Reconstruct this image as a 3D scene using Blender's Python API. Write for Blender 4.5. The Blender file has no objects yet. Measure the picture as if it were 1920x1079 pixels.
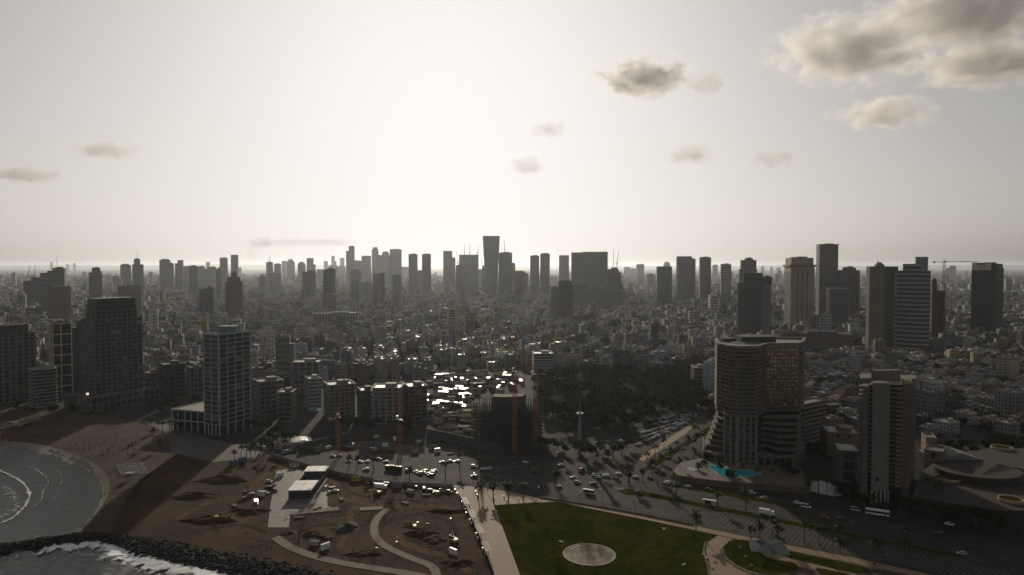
import bpy, bmesh, math, random
import numpy as np
from mathutils import Vector, Matrix
# ------------------------------------------------------------------ camera, sky, sun, exposure
SC = bpy.context.scene
COL = SC.collection
F = 1280.0                       # focal length in photo pixels (24 mm on 36 mm at 1920 px)
H = 140.0                        # camera height
PITCH = math.atan(40.0 / F)
_cam = bpy.data.cameras.new('camera'); CAM = bpy.data.objects.new('camera', _cam); COL.objects.link(CAM)
_cam.lens = 24; _cam.sensor_width = 36; _cam.clip_start = 1; _cam.clip_end = 200000
CAM.location = (0, 0, H); CAM.rotation_euler = (math.pi/2 - PITCH, 0, 0); SC.camera = CAM
SUN_EL = math.radians(15.9); SUN_AZ = math.radians(-5.75)
WORLD = bpy.data.worlds.new('World'); SC.world = WORLD; WORLD.use_nodes = True
_n, _l = WORLD.node_tree.nodes, WORLD.node_tree.links
_bg = _n['Background']; _sky = _n.new('ShaderNodeTexSky'); _sky.sky_type = 'NISHITA'; _sky.sun_disc = False
_sky.sun_elevation = SUN_EL; _sky.sun_rotation = SUN_AZ
_sky.air_density = 1.0; _sky.dust_density = 3.0; _sky.ozone_density = 1.0
_hs = _n.new('ShaderNodeHueSaturation'); _hs.inputs['Saturation'].default_value = 0.32
# soft shoulder so that the glow round the sun does not swamp the hazy sky: c / (1 + c * k)
_sk = _n.new('ShaderNodeVectorMath'); _sk.operation = 'MULTIPLY_ADD'; _sk.inputs[1].default_value = (.105,)*3; _sk.inputs[2].default_value = (1, 1, 1)
_dv = _n.new('ShaderNodeVectorMath'); _dv.operation = 'DIVIDE'
_l.new(_sky.outputs[0], _hs.inputs['Color']); _l.new(_hs.outputs[0], _sk.inputs[0]); _l.new(_hs.outputs[0], _dv.inputs[0]); _l.new(_sk.outputs[0], _dv.inputs[1]); _tn = _n.new('ShaderNodeVectorMath'); _tn.operation = 'MULTIPLY'; _tn.inputs[1].default_value = (1.025, .99, .962)
_l.new(_dv.outputs[0], _tn.inputs[0]); _l.new(_tn.outputs[0], _bg.inputs[0])
_bg.inputs[1].default_value = 0.112
_sl = bpy.data.lights.new('sun', 'SUN'); _sl.energy = 3.0; _sl.angle = math.radians(1.2); _sl.color = (1, .87, .69)
SUN = bpy.data.objects.new('sun', _sl); COL.objects.link(SUN)
SUND = Vector((math.sin(SUN_AZ)*math.cos(SUN_EL), math.cos(SUN_AZ)*math.cos(SUN_EL), math.sin(SUN_EL)))
SUN.rotation_euler = SUND.to_track_quat('Z', 'Y').to_euler()
SC.view_settings.view_transform = 'Standard'; SC.view_settings.look = 'None'
SC.view_settings.exposure = 0.0; SC.view_settings.gamma = 1.0; SC.view_settings.use_curve_mapping = False
SC.cycles.use_denoising = True
SC.cycles.max_bounces = 5; SC.cycles.diffuse_bounces = 2; SC.cycles.glossy_bounces = 2
SC.cycles.transmission_bounces = 2; SC.cycles.volume_bounces = 2; SC.cycles.transparent_max_bounces = 6
SC.cycles.sample_clamp_indirect = 4.0
R = math.radians
rng = random.Random(7)
# ------------------------------------------------------------------ projection (photo pixel <-> place)
_cp, _sp = math.cos(PITCH), math.sin(PITCH)
def ray(px, py):
    u = (px - 960)/F; v = (539.5 - py)/F
    return Vector((u, _cp + v*_sp, -_sp + v*_cp))
def gp(px, py, z=0.0):
    d = ray(px, py); t = (z - H)/d.z
    return Vector((d.x*t, d.y*t, z))
def at(px, py, Y):
    d = ray(px, py); t = Y/d.y
    return Vector((d.x*t, Y, H + d.z*t))
def proj(p):
    x, y, z = p[0], p[1], p[2]-H
    dz = y*_cp - z*_sp; v = y*_sp + z*_cp
    return 960 + F*x/dz, 539.5 - F*v/dz
# ------------------------------------------------------------------ mesh and object helpers
class MB:
    def __init__(s): s.v=[]; s.f=[]; s.m=[]
    def quad(s, a, b, c, d, m=0):
        n=len(s.v); s.v += [tuple(a),tuple(b),tuple(c),tuple(d)]; s.f.append((n,n+1,n+2,n+3)); s.m.append(m)
    def tri(s, a, b, c, m=0):
        n=len(s.v); s.v += [tuple(a),tuple(b),tuple(c)]; s.f.append((n,n+1,n+2)); s.m.append(m)
    def box(s, x0,y0,z0,x1,y1,z1, m=0, bottom=True):
        n=len(s.v)
        s.v += [(x0,y0,z0),(x1,y0,z0),(x1,y1,z0),(x0,y1,z0),(x0,y0,z1),(x1,y0,z1),(x1,y1,z1),(x0,y1,z1)]
        fs=[(4,5,6,7),(0,1,5,4),(1,2,6,5),(2,3,7,6),(3,0,4,7)]+([(3,2,1,0)] if bottom else [])
        for f in fs: s.f.append(tuple(n+i for i in f)); s.m.append(m)
    def cbox(s, cx,cy,z0, w,d,h, m=0): s.box(cx-w/2,cy-d/2,z0,cx+w/2,cy+d/2,z0+h,m)
    def prism(s, poly, z0, z1, m=0, mt=None, cap=True):
        n=len(s.v); k=len(poly)
        s.v += [(p[0],p[1],z0) for p in poly]+[(p[0],p[1],z1) for p in poly]
        for i in range(k):
            j=(i+1)%k; s.f.append((n+i,n+j,n+k+j,n+k+i)); s.m.append(m)
        if cap: s.f.append(tuple(n+k+i for i in range(k))); s.m.append(m if mt is None else mt)
    def frustum(s, pa, za, pb, zb, m=0, cap=True):
        n=len(s.v); k=len(pa)
        s.v += [(p[0],p[1],za) for p in pa]+[(p[0],p[1],zb) for p in pb]
        for i in range(k):
            j=(i+1)%k; s.f.append((n+i,n+j,n+k+j,n+k+i)); s.m.append(m)
        if cap: s.f.append(tuple(n+k+i for i in range(k))); s.m.append(m)
    def bar(s, p, q, r, m=0, n=4, r2=None):
        p=Vector(p); q=Vector(q); d=(q-p)
        if d.length<1e-6: return
        a=d.orthogonal().normalized(); b=d.normalized().cross(a); k=len(s.v); r2=r if r2 is None else r2
        for (c,rr) in ((p,r),(q,r2)):
            for i in range(n):
                t=2*math.pi*i/n+math.pi/4; s.v.append(tuple(c+a*math.cos(t)*rr+b*math.sin(t)*rr))
        for i in range(n):
            j=(i+1)%n; s.f.append((k+i,k+j,k+n+j,k+n+i)); s.m.append(m)
        s.f.append(tuple(k+n+i for i in range(n))); s.m.append(m)
        s.f.append(tuple(k+n-1-i for i in range(n))); s.m.append(m)
    def mesh(s, name, mats):
        me=bpy.data.meshes.new(name); me.from_pydata(s.v,[],s.f)
        if not isinstance(mats,(list,tuple)): mats=[mats]
        for m in mats: me.materials.append(m)
        if len(mats)>1: me.polygons.foreach_set('material_index', s.m)
        me.update(); return me
    def build(s, name, mats, parent=None, **k): return obj(name, s.mesh(name, mats), parent, **k)
def obj(name, me, parent=None, loc=None, rz=None, kind=None, label=None, cat=None, group=None, color=None):
    o=bpy.data.objects.new(name, me); COL.objects.link(o)
    if parent is not None: o.parent=parent
    if loc is not None: o.location=loc
    if rz is not None: o.rotation_euler=(0,0,rz)
    if color is not None: o.color=(*color,1)
    tag(o,label,cat,group,kind); return o
def tag(o, label=None, cat=None, group=None, kind=None):
    if label: o['label']=label
    if cat: o['category']=cat
    if group: o['group']=group
    if kind: o['kind']=kind
def thing(name, loc, rz=0.0, label=None, cat=None, group=None):
    return obj(name, None, None, loc, rz, None, label, cat, group)
def dup(root, loc, rz=0.0, scale=None, label=None, color=None, cparts=()):
    r=root.copy(); COL.objects.link(r); r.location=loc; r.rotation_euler=(0,0,rz)
    if scale is not None: r.scale=scale
    if label: r['label']=label
    for ch in KIDS[root.name]:
        c=ch.copy(); COL.objects.link(c); c.parent=r
        if color is not None and (not cparts or ch.name.split('.')[0] in cparts): c.color=(*color,1)
        for g in KIDS.get(ch.name,()):
            d=g.copy(); COL.objects.link(d); d.parent=c
            if color is not None and g.name.split('.')[0] in cparts: d.color=(*color,1)
    return r
KIDS={}
def reg(root):
    KIDS[root.name]=[o for o in root.children]
    for c in root.children: KIDS[c.name]=[o for o in c.children]
# ------------------------------------------------------------------ procedural materials
MATS={}
def mat(name, col=(.3,.3,.3), rough=.8, metal=0.0, var=.25, scale=.15, mode='plain', spec=.2, bump=0.0, col2=None, scale2=None):
    """mode: plain | object (colour from the object) | attr (colour from the Col attribute) | glass (varies per object)"""
    if name in MATS: return MATS[name]
    m=bpy.data.materials.new(name); m.use_nodes=True; nt=m.node_tree; L=nt.links; N=nt.nodes
    b=N['Principled BSDF']; b.inputs['Roughness'].default_value=rough; b.inputs['Metallic'].default_value=metal
    b.inputs['Specular IOR Level'].default_value=spec
    tc=N.new('ShaderNodeTexCoord'); nz=N.new('ShaderNodeTexNoise'); nz.inputs['Scale'].default_value=scale
    nz.inputs['Detail'].default_value=5; nz.inputs['Roughness'].default_value=.65; L.new(tc.outputs['Object'], nz.inputs['Vector'])
    mr=N.new('ShaderNodeMapRange'); mr.inputs[1].default_value=.3; mr.inputs[2].default_value=.7
    mr.inputs[3].default_value=1-var; mr.inputs[4].default_value=1+var*.6; L.new(nz.outputs['Fac'], mr.inputs[0])
    mx=N.new('ShaderNodeVectorMath'); mx.operation='SCALE'
    if mode=='object':
        oi=N.new('ShaderNodeObjectInfo'); L.new(oi.outputs['Color'], mx.inputs[0])
    elif mode=='attr':
        a=N.new('ShaderNodeAttribute'); a.attribute_name='Col'; L.new(a.outputs['Color'], mx.inputs[0])
    elif mode=='glass':
        oi=N.new('ShaderNodeObjectInfo'); cr=N.new('ShaderNodeValToRGB'); cr.color_ramp.interpolation='CONSTANT'
        e=cr.color_ramp.elements; e[0].color=(*col,1); e[1].position=.55; e[1].color=tuple(c*1.8 for c in col)+(1,)
        e2=e.new(.8); e2.color=tuple(min(1,c*3+.015) for c in col)+(1,); e3=e.new(.93); e3.color=(.12,.11,.095,1)
        L.new(oi.outputs['Random'], cr.inputs[0]); L.new(cr.outputs[0], mx.inputs[0])
    elif col2 is not None:
        n2=N.new('ShaderNodeTexNoise'); n2.inputs['Scale'].default_value=scale2 or scale*.2; n2.inputs['Detail'].default_value=4
        L.new(tc.outputs['Object'], n2.inputs['Vector'])
        m2=N.new('ShaderNodeMapRange'); m2.inputs[1].default_value=.4; m2.inputs[2].default_value=.6; L.new(n2.outputs['Fac'], m2.inputs[0])
        mc=N.new('ShaderNodeMix'); mc.data_type='RGBA'; mc.inputs['A'].default_value=(*col,1); mc.inputs['B'].default_value=(*col2,1)
        L.new(m2.outputs[0], mc.inputs['Factor']); L.new(mc.outputs['Result'], mx.inputs[0])
    else: mx.inputs[0].default_value=col
    L.new(mr.outputs[0], mx.inputs['Scale']); L.new(mx.outputs[0], b.inputs['Base Color'])
    if bump:
        bp=N.new('ShaderNodeBump'); bp.inputs['Strength'].default_value=bump; bp.inputs['Distance'].default_value=1.0
        L.new(nz.outputs['Fac'], bp.inputs['Height']); L.new(bp.outputs[0], b.inputs['Normal'])
    MATS[name]=m; return m
M_wall=mat('painted_wall',rough=.85,mode='object',scale=.25,var=.22)
M_cwall=mat('city_wall',rough=.85,mode='attr',scale=.1,var=.22)
M_glass=mat('window_glass',(.014,.016,.018),rough=.12,mode='glass',var=.1,spec=.5)
M_dglass=mat('dark_glass',(.016,.019,.022),rough=.15,var=.2,spec=.5)
M_bglass=mat('blue_glass',(.03,.05,.065),rough=.12,var=.2)
M_roof=mat('roof_membrane',(.12,.117,.108),rough=.5,var=.4,scale=.12,spec=.4)
M_wroof=mat('white_roof',(.36,.35,.32),rough=.4,var=.3,scale=.1,spec=.4)
M_conc=mat('concrete',(.16,.155,.145),rough=.8,var=.25,scale=.2)
M_lconc=mat('pale_concrete',(.26,.25,.23),rough=.75,var=.2,scale=.2)
M_dconc=mat('dark_concrete',(.055,.053,.05),rough=.85,var=.3,scale=.2)
M_metal=mat('galvanised_metal',(.4,.4,.39),rough=.35,metal=.8,var=.2)
M_tin=mat('tin_sheet',(.36,.34,.31),rough=.34,metal=.6,var=.5,scale=1.0,bump=.45)
M_dark=mat('dark_metal',(.03,.03,.03),rough=.5,var=.2)
M_solar=mat('solar_glass',(.02,.025,.035),rough=.12,var=.1)
M_tank=mat('water_tank_white',(.5,.5,.48),rough=.45,var=.1)
M_trunk=mat('bark',(.09,.07,.05),rough=.9,var=.3,scale=1.5)
M_leaf=mat('leaf',(.016,.024,.006),rough=.85,var=.5,scale=.35,spec=.03,col2=(.028,.034,.009),scale2=.12)
M_frond=mat('palm_frond',(.03,.036,.014),rough=.8,spec=.05,var=.4,scale=.5)
M_asphalt=mat('asphalt',(.028,.026,.023),rough=.88,var=.45,scale=.12,spec=.08,col2=(.04,.036,.031),scale2=.03)
M_paint=mat('road_paint',(.115,.105,.09),rough=.8,var=.6,scale=.6)
M_orange=mat('orange_steel',(.32,.12,.02),rough=.5,var=.2)
M_yellow=mat('yellow_steel',(.42,.27,.03),rough=.5,var=.2)
M_white=mat('white_paint',(.6,.59,.56),rough=.45,var=.12)
# ------------------------------------------------------------------ setting: ground, sea, beach, roads, lawns
def P(lst, z=0.0): return [gp(x,y,z) for x,y in lst]
def sheet(name, pts, z, m, kind='structure', parent=None, thick=0.0, **k):
    mb=MB(); pts=[(p[0],p[1]) for p in pts]
    a=sum(pts[i][0]*pts[(i+1)%len(pts)][1]-pts[(i+1)%len(pts)][0]*pts[i][1] for i in range(len(pts)))
    if a<0: pts=pts[::-1]
    if thick: mb.prism(pts, z-thick, z)
    else:
        mb.v=[(p[0],p[1],z) for p in pts]; mb.f=[tuple(range(len(pts)))]; mb.m=[0]
    return mb.build(name, m, parent, kind=kind, **k)
def smooth(pts, n):
    """resample a polyline of Vectors with Catmull-Rom to n points"""
    pts=[Vector(p) for p in pts]; q=[pts[0]*2-pts[1]]+pts+[pts[-1]*2-pts[-2]]; out=[]
    k=len(pts)-1
    for i in range(n):
        t=i*k/(n-1); j=min(int(t),k-1); f=t-j; a,b,c,d=q[j:j+4]
        out.append(0.5*((2*b)+(c-a)*f+(2*a-5*b+4*c-d)*f*f+(3*b-a-3*c+d)*f**3))
    return out
M_ground=mat('city_ground',(.025,.0235,.02),rough=.9,var=.55,scale=.06,spec=.05,col2=(.038,.033,.027),scale2=.004)
M_sand=mat('beach_sand',(.072,.053,.032),rough=.9,var=.35,scale=.12,spec=.05,col2=(.055,.036,.026),scale2=.04)
M_dirt=mat('site_dirt',(.064,.035,.015),rough=.95,var=.55,scale=.12,spec=.05,col2=(.034,.021,.011),scale2=.03,bump=.5)
M_grass=mat('lawn_grass',(.022,.03,.003),rough=.95,var=.5,scale=.25,col2=(.042,.04,.005),scale2=.035,spec=0)
M_pave=mat('promenade_paving',(.19,.128,.072),rough=.75,var=.18,scale=.5)
M_gpave=mat('grey_paving',(.07,.06,.048),rough=.8,var=.3,scale=.3)
M_teal=mat('pool_tile',(.008,.27,.32),rough=.08,var=.1,scale=.4)
M_wet=mat('wet_sand',(.12,.1,.07),rough=.3,var=.3,scale=.2)
INLAND=[(-300,735),(-120,742),(0,752),(120,768),(255,790),(310,812),(318,850),(300,880),(262,905),(235,940),(215,975),(205,1000)]
SHORE=[(-300,822),(-120,832),(0,838),(60,842),(110,856),(160,878),(185,897),(194,922),(186,950),(168,975),(152,990),(146,998)]
BREAK=[(330,1015),(480,1048),(600,1079)]
coast=[(-34000,30000),(-6000,5500),(-1500,1250)]+[tuple(p)[:2] for p in P(INLAND+BREAK)]+[(-60,230),(-30,0),(0,-600)]
sheet('ground',[Vector((*c,0)) for c in coast]+[Vector(v) for v in ((40000,-600,0),(40000,45000,0),(-34000,45000,0))],0.0,M_ground)
# water
def water_mat():
    m=bpy.data.materials.new('sea_water'); m.use_nodes=True; nt=m.node_tree; L=nt.links; N=nt.nodes; b=N['Principled BSDF']
    b.inputs['Base Color'].default_value=(.036,.038,.032,1); b.inputs['Roughness'].default_value=.12; b.inputs['Specular IOR Level'].default_value=.5
    tc=N.new('ShaderNodeTexCoord'); mp=N.new('ShaderNodeMapping'); mp.inputs['Rotation'].default_value=(0,0,R(35)); mp.inputs['Scale'].default_value=(.5,1.4,1)
    L.new(tc.outputs['Object'],mp.inputs[0]); nz=N.new('ShaderNodeTexNoise'); nz.inputs['Scale'].default_value=.16; nz.inputs['Detail'].default_value=7; nz.inputs['Roughness'].default_value=.6
    L.new(mp.outputs[0],nz.inputs['Vector']); bp=N.new('ShaderNodeBump'); bp.inputs['Strength'].default_value=.8; bp.inputs['Distance'].default_value=2.2
    L.new(nz.outputs['Fac'],bp.inputs['Height']); L.new(bp.outputs[0],b.inputs['Normal']); return m
M_sea=water_mat()
SEA=-1.5
def wave(x,y):
    """swell height: small in the sheltered bay, larger outside the breakwater"""
    amp=.3 if y>372+.12*(x+200) else .6; h=0
    for k,(wl,an,ph,a) in enumerate(((19,.6,0,1),(11,.95,1.3,.7),(7.3,.3,2.1,.5),(5.1,1.2,.4,.38),(27,.75,3.3,.8))):
        h+=a*math.sin((x*math.cos(an)+y*math.sin(an)+3.5*math.sin(x*.03+y*.021+k))*2*math.pi/wl+ph)
    return SEA+amp*h*.45
sheet('sea_floor',[Vector((-9000,-900,0)),Vector((200,-900,0)),Vector((200,1000,0)),Vector((-300,1000,0)),Vector((-9000,6500,0))],SEA-2.2,M_sea)
mb=MB(); nx_,ny_=190,170
for j in range(ny_):
    for i in range(nx_):
        y=255+j*2.1; x=-.80*y-30+i*((.80*y+30-40)/(nx_-1)); mb.v.append((x,y,wave(x,y)))
for j in range(ny_-1):
    for i in range(nx_-1): q=j*nx_+i; mb.f.append((q,q+1,q+nx_+1,q+nx_)); mb.m.append(0)
o=mb.build('sea_water',M_sea,kind='structure'); o.data.polygons.foreach_set('use_smooth',[True]*len(o.data.polygons))
# beach: sloped sand from the promenade down below the water
ia=smooth(P(INLAND,.03),60); sa=smooth(P(SHORE,SEA),60); mb=MB(); rows=[]
for i in range(60):
    a,b=ia[i],sa[i]; d=(b-a); e=b+d.normalized()*28; e.z=SEA-1.3; r=[]
    for t in (0,.25,.5,.75,.9): p=a.lerp(b,t); p.z=.03+(SEA-.03)*t**1.6; r.append(p)
    b2=b.copy(); b2.z=SEA-.02; rows.append(r+[b2,e])
for i in range(59):
    for j in range(6): mb.quad(rows[i][j],rows[i][j+1],rows[i+1][j+1],rows[i+1][j],1 if j>=4 else 0)
mb.build('beach',[M_sand,M_wet],kind='structure')
# foam
def foam_mat():
    m=bpy.data.materials.new('sea_foam'); m.use_nodes=True; nt=m.node_tree; L=nt.links; N=nt.nodes; b=N['Principled BSDF']
    b.inputs['Base Color'].default_value=(.62,.63,.62,1); b.inputs['Roughness'].default_value=.7
    tr=N.new('ShaderNodeBsdfTransparent'); mx=N.new('ShaderNodeMixShader'); at_=N.new('ShaderNodeAttribute'); at_.attribute_name='fade'
    tc=N.new('ShaderNodeTexCoord'); nz=N.new('ShaderNodeTexNoise'); nz.inputs['Scale'].default_value=.35; nz.inputs['Detail'].default_value=8; nz.inputs['Roughness'].default_value=.7
    L.new(tc.outputs['Object'],nz.inputs['Vector']); ad=N.new('ShaderNodeMath'); ad.operation='ADD'; L.new(nz.outputs['Fac'],ad.inputs[0]); L.new(at_.outputs['Fac'],ad.inputs[1])
    mr=N.new('ShaderNodeMapRange'); mr.inputs[1].default_value=.98; mr.inputs[2].default_value=1.16; L.new(ad.outputs[0],mr.inputs[0])
    L.new(mr.outputs[0],mx.inputs[0]); L.new(tr.outputs[0],mx.inputs[1]); L.new(b.outputs[0],mx.inputs[2]); L.new(mx.outputs[0],N['Material Output'].inputs['Surface']); return m
M_foam=foam_mat()
def foam(name, px, w, amp=.75, n=60, lift=.06, zs=SEA, hump=0.0):
    pts=smooth(P(px,zs),n); v=[]; fd=[]; f=[]; K=7
    for i,p in enumerate(pts):
        a=pts[max(0,i-1)]; b=pts[min(n-1,i+1)]; t=(b-a).normalized(); nn=Vector((-t.y,t.x,0)); ww=w*(.75+.5*math.sin(i*1.7)*math.sin(i*.61)+.5*rng.random())
        end=min(1,min(i,n-1-i)/5)
        for j in range(K):
            s=(j/(K-1)-.5)*2; q=p+nn*s*ww/2; v.append((q.x,q.y,wave(q.x,q.y)+lift+.06+hump*(1-s*s)))
            fd.append((amp*(1-abs(s))**.6)*end)
    for i in range(n-1):
        for j in range(K-1): q=i*K+j; f.append((q,q+1,q+K+1,q+K))
    me=bpy.data.meshes.new(name); me.from_pydata(v,[],f); me.materials.append(M_foam)
    a=me.attributes.new('fade','FLOAT','POINT'); a.data.foreach_set('value',fd)
    return obj(name,me,kind='stuff',label=FOAM_L.pop(0),cat='foam')
FOAM_L=['thick white breaker curling nearest the left picture edge','thin broken line of foam behind the thick breaker','thin foam line closest to the dark wet bay','pale wash of foam along the upper sandy shore','narrow foam edge along the lower curve of the bay','broad white surf churning against the front of the breakwater','scattered foam patches drifting off the breakwater','streaky foam over the shallow water behind the breaker']
foam('breaker_foam',[(-40,868),(0,884),(22,894),(42,907),(55,926),(50,945),(38,960),(15,977),(-30,990)],4.2,.66,hump=.4)
foam('wave_foam',[(30,872),(62,878),(80,890),(91,905),(82,920),(78,936),(68,946),(58,960)],1.5,.6,hump=.2)
foam('wave_foam',[(85,874),(97,878),(110,886),(116,896),(112,916),(105,930),(88,948)],1.2,.56,hump=.15)
foam('shore_foam',[(0,836),(60,841),(100,852),(118,858),(150,873),(180,893)],3.5,.52)
foam('shore_foam',[(186,898),(193,915),(192,932),(183,955),(165,978),(147,997)],1.4,.55)
foam('breakwater_surf',[(60,1027),(110,1024),(180,1020),(214,1024),(235,1040),(275,1052),(330,1064),(400,1077),(480,1098)],27,.86,hump=.7)
foam('drifting_foam',[(-20,1052),(40,1038),(100,1030),(160,1040),(240,1060),(300,1090)],26,.5)
foam('shallow_foam',[(-60,930),(0,915),(30,935),(25,960),(-20,975)],30,.5)
# breakwater of boulders
M_rock=mat('boulder',(.026,.024,.021),rough=.9,spec=.1,var=.4,scale=.6)
bw=thing('breakwater',gp(215,1010,0),0,'dark curved breakwater of heaped boulders between the bay and open surf','breakwater')
def rock_mesh(seed):
    r=random.Random(seed); bm=bmesh.new(); bmesh.ops.create_icosphere(bm,subdivisions=1,radius=1)
    for v in bm.verts: v.co*=r.uniform(.7,1.15); v.co.z*=.75
    me=bpy.data.meshes.new('rock'); bm.to_mesh(me); bm.free(); me.materials.append(M_rock); return me
RK=[rock_mesh(i) for i in range(5)]
axis=smooth(P([(-150,1040),(0,1029),(80,1017),(150,1010),(225,1012),(300,1030),(390,1047),(500,1068),(640,1100),(760,1140)],-.6),90)
o0=bw.location; rocks=[]
rk=random.Random(3)
for i in range(89):
    wd=4.2+ (3.5 if i>45 else 0)
    a,b=axis[i],axis[i+1]; t=(b-a).normalized(); nn=Vector((-t.y,t.x,0)); L_=(b-a).length
    for k in range(int(L_*(wd+2.5)*2*.42)+1):
        s=rk.uniform(-1,1); p=a.lerp(b,rk.random())+nn*s*(wd+2.5); p.z=-1.2+2.1*(1-abs(s)**1.5)+rk.uniform(-.3,.3); rocks.append((p,rk.uniform(.7,1.5)))
rk.shuffle(rocks)
for p,s in rocks[:260]:
    o=obj('rock',RK[rk.randrange(5)],bw,p-o0); s*=1.15; o.scale=(s,s*rk.uniform(.8,1.2),s*.9); o.rotation_euler=(rk.uniform(0,6),rk.uniform(0,6),rk.uniform(0,6))
base=[(np.array([v.co[:] for v in m.vertices]),[tuple(p.vertices) for p in m.polygons]) for m in RK]
mb=MB()
for p,s in rocks[260:]:
    vv,ff=base[rk.randrange(5)]; n=len(mb.v); a=rk.uniform(0,6); c,s_=math.cos(a),math.sin(a)
    for q in vv: mb.v.append((p.x-o0.x+s*(q[0]*c-q[1]*s_),p.y-o0.y+s*(q[0]*s_+q[1]*c),p.z-o0.z+s*q[2]))
    for q in ff: mb.f.append(tuple(n+i for i in q)); mb.m.append(0)
mb.build('rubble',M_rock,bw,kind='stuff')
mb=MB()
for i in range(89):
    a,b=axis[i],axis[i+1]; t=(b-a).normalized(); nn=Vector((-t.y,t.x,0))*(3.2 if i<=45 else 6.5); ca=a-o0; cb=b-o0
    ca.z=cb.z=.35-o0.z; lo=Vector((0,0,-3)); o_=nn*.55
    mb.quad(ca-nn,cb-nn,cb+nn,ca+nn); mb.quad(ca-nn-o_+lo,cb-nn-o_+lo,cb-nn,ca-nn); mb.quad(ca+nn,cb+nn,cb+nn+o_+lo,ca+nn+o_+lo)
mb.build('core_bank',M_rock,bw)
# flat land of the foreground
SITE=[(318,850),(400,868),(505,857),(545,868),(640,892),(700,904),(850,912),(862,932),(893,995),(926,1079),(945,1200),(640,1140),(600,1079),(480,1048),(330,1015),(205,1000),(215,975),(235,940),(262,905),(300,880)]
sheet('dirt_site',P(SITE),.05,M_dirt)
sheet('shore_promenade',P([(255,786),(330,800),(420,830),(475,838),(500,847),(505,856),(400,867),(320,849),(312,812)]),.12,M_gpave,thick=.12)
ROAD=[(475,834),(520,838),(600,849),(760,857),(900,862),(1050,864),(1150,874),(1250,892),(1400,922),(1500,945),(1700,985),(1920,1022),(2300,1090),(2300,1190),(1900,1112),(1750,1079),(1600,1046),(1400,1007),(1300,986),(1200,966),(1100,948),(1010,934),(905,914),(850,910),(700,902),(640,890),(545,866),(505,855),(475,845)]
road=sheet('road',P(ROAD),.06,M_asphalt)
sheet('promenade',P([(850,911),(905,914.5),(927,948),(975,1079),(1010,1200),(946,1200),(926,1079),(893,995),(862,932)]),.2,M_pave,thick=.2)
sheet('plaza',P([(905.5,915),(960,924),(1010,935),(1002,943),(928,948)]),.19,M_pave,thick=.19)
sheet('lawn',P([(928,949),(1002,943.5),(1045,942),(1100,953.5),(1200,973.5),(1300,994.5),(1343,1004),(1322,1018),(1318,1032),(1326,1060),(1328,1200),(1012,1200),(976,1079)]),.22,M_grass,thick=.2)
sheet('pavement',P([(1011,935),(1100,948.5),(1200,966.5),(1300,986.5),(1400,1007.5),(1500,1027.5),(1600,1046.5),(1750,1079.5),(1900,1112.5),(1900,1126),(1740,1086),(1600,1057),(1500,1037),(1400,1016),(1300,994),(1200,973),(1100,953),(1045,941.5),(1004,943)]),.18,M_pave,thick=.18)
sheet('park_ground',P([(1345,1004.5),(1400,1016.5),(1500,1037.5),(1600,1057.5),(1740,1086.5),(1900,1126.5),(1900,1300),(1330,1300),(1327,1060),(1319,1032),(1323,1018)]),.1,mat('park_soil',(.05,.036,.024),rough=.9,var=.4,scale=.15))
sheet('footpath',P([(1346,1005.5),(1378,1012),(1355,1026),(1353,1040),(1377,1060),(1422,1079),(1455,1100),(1460,1200),(1334,1200),(1331,1060),(1323,1032),(1327,1018)]),.16,M_pave,thick=.1)
def lawn_piece(px): return sheet('lawn',smoothloop(P(px)),.2,M_grass,thick=.14)
def smoothloop(pts):
    k=len(pts); out=[]
    for i in range(k):
        a,b,c,d=pts[i-1],pts[i],pts[(i+1)%k],pts[(i+2)%k]
        for f in (0,.33,.66): out.append(0.5*((2*b)+(c-a)*f+(2*a-5*b+4*c-d)*f*f+(3*b-a-3*c+d)*f**3))
    return out
lawn_piece([(1357,1026),(1378,1014),(1405,1015),(1420,1030),(1440,1047),(1488,1056),(1494,1068),(1450,1078),(1402,1070),(1368,1050)])
lawn_piece([(1458,1032),(1520,1043),(1600,1060),(1650,1073),(1600,1074),(1530,1058),(1478,1045)])
lawn_piece([(1530,1066),(1600,1080),(1680,1100),(1640,1110),(1560,1088)])
sheet('footpath',P([(1422,1060),(1470,1046),(1530,1060),(1600,1076),(1700,1100),(1700,1112),(1600,1088),(1530,1072),(1480,1058),(1440,1066)]),.15,M_pave,thick=.06)
# side street with planted median, car park asphalt
sheet('side_street',P([(1186,881),(1204,862),(1284,812),(1335,788),(1365,778),(1370,798),(1305,850),(1262,892)]),.08,M_asphalt)
sheet('pavement',P([(1198,862),(1205,855),(1268,813),(1296,796),(1300,801),(1285,815),(1206,866)]),.2,M_pave,thick=.2)
sheet('median',P([(1204,884),(1211,876),(1300,818),(1338,796),(1344,801),(1310,822),(1222,881)]),.22,M_grass,thick=.22)
sheet('car_park',P([(1040,840),(1130,826),(1180,822),(1230,790),(1300,772),(1325,782),(1290,806),(1204,852),(1170,862),(1060,856)]),.05,M_asphalt)
sheet('median',P([(1160,921),(1175,917),(1200,921),(1300,941),(1450,971),(1600,1001),(1800,1041),(1800,1046),(1600,1007),(1450,978),(1300,948),(1200,929),(1170,927)]),.2,M_grass,thick=.2)
sheet('median',P([(1270,908),(1400,930),(1500,950),(1500,954),(1400,937),(1275,915)]),.2,M_grass,thick=.2)
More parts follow.
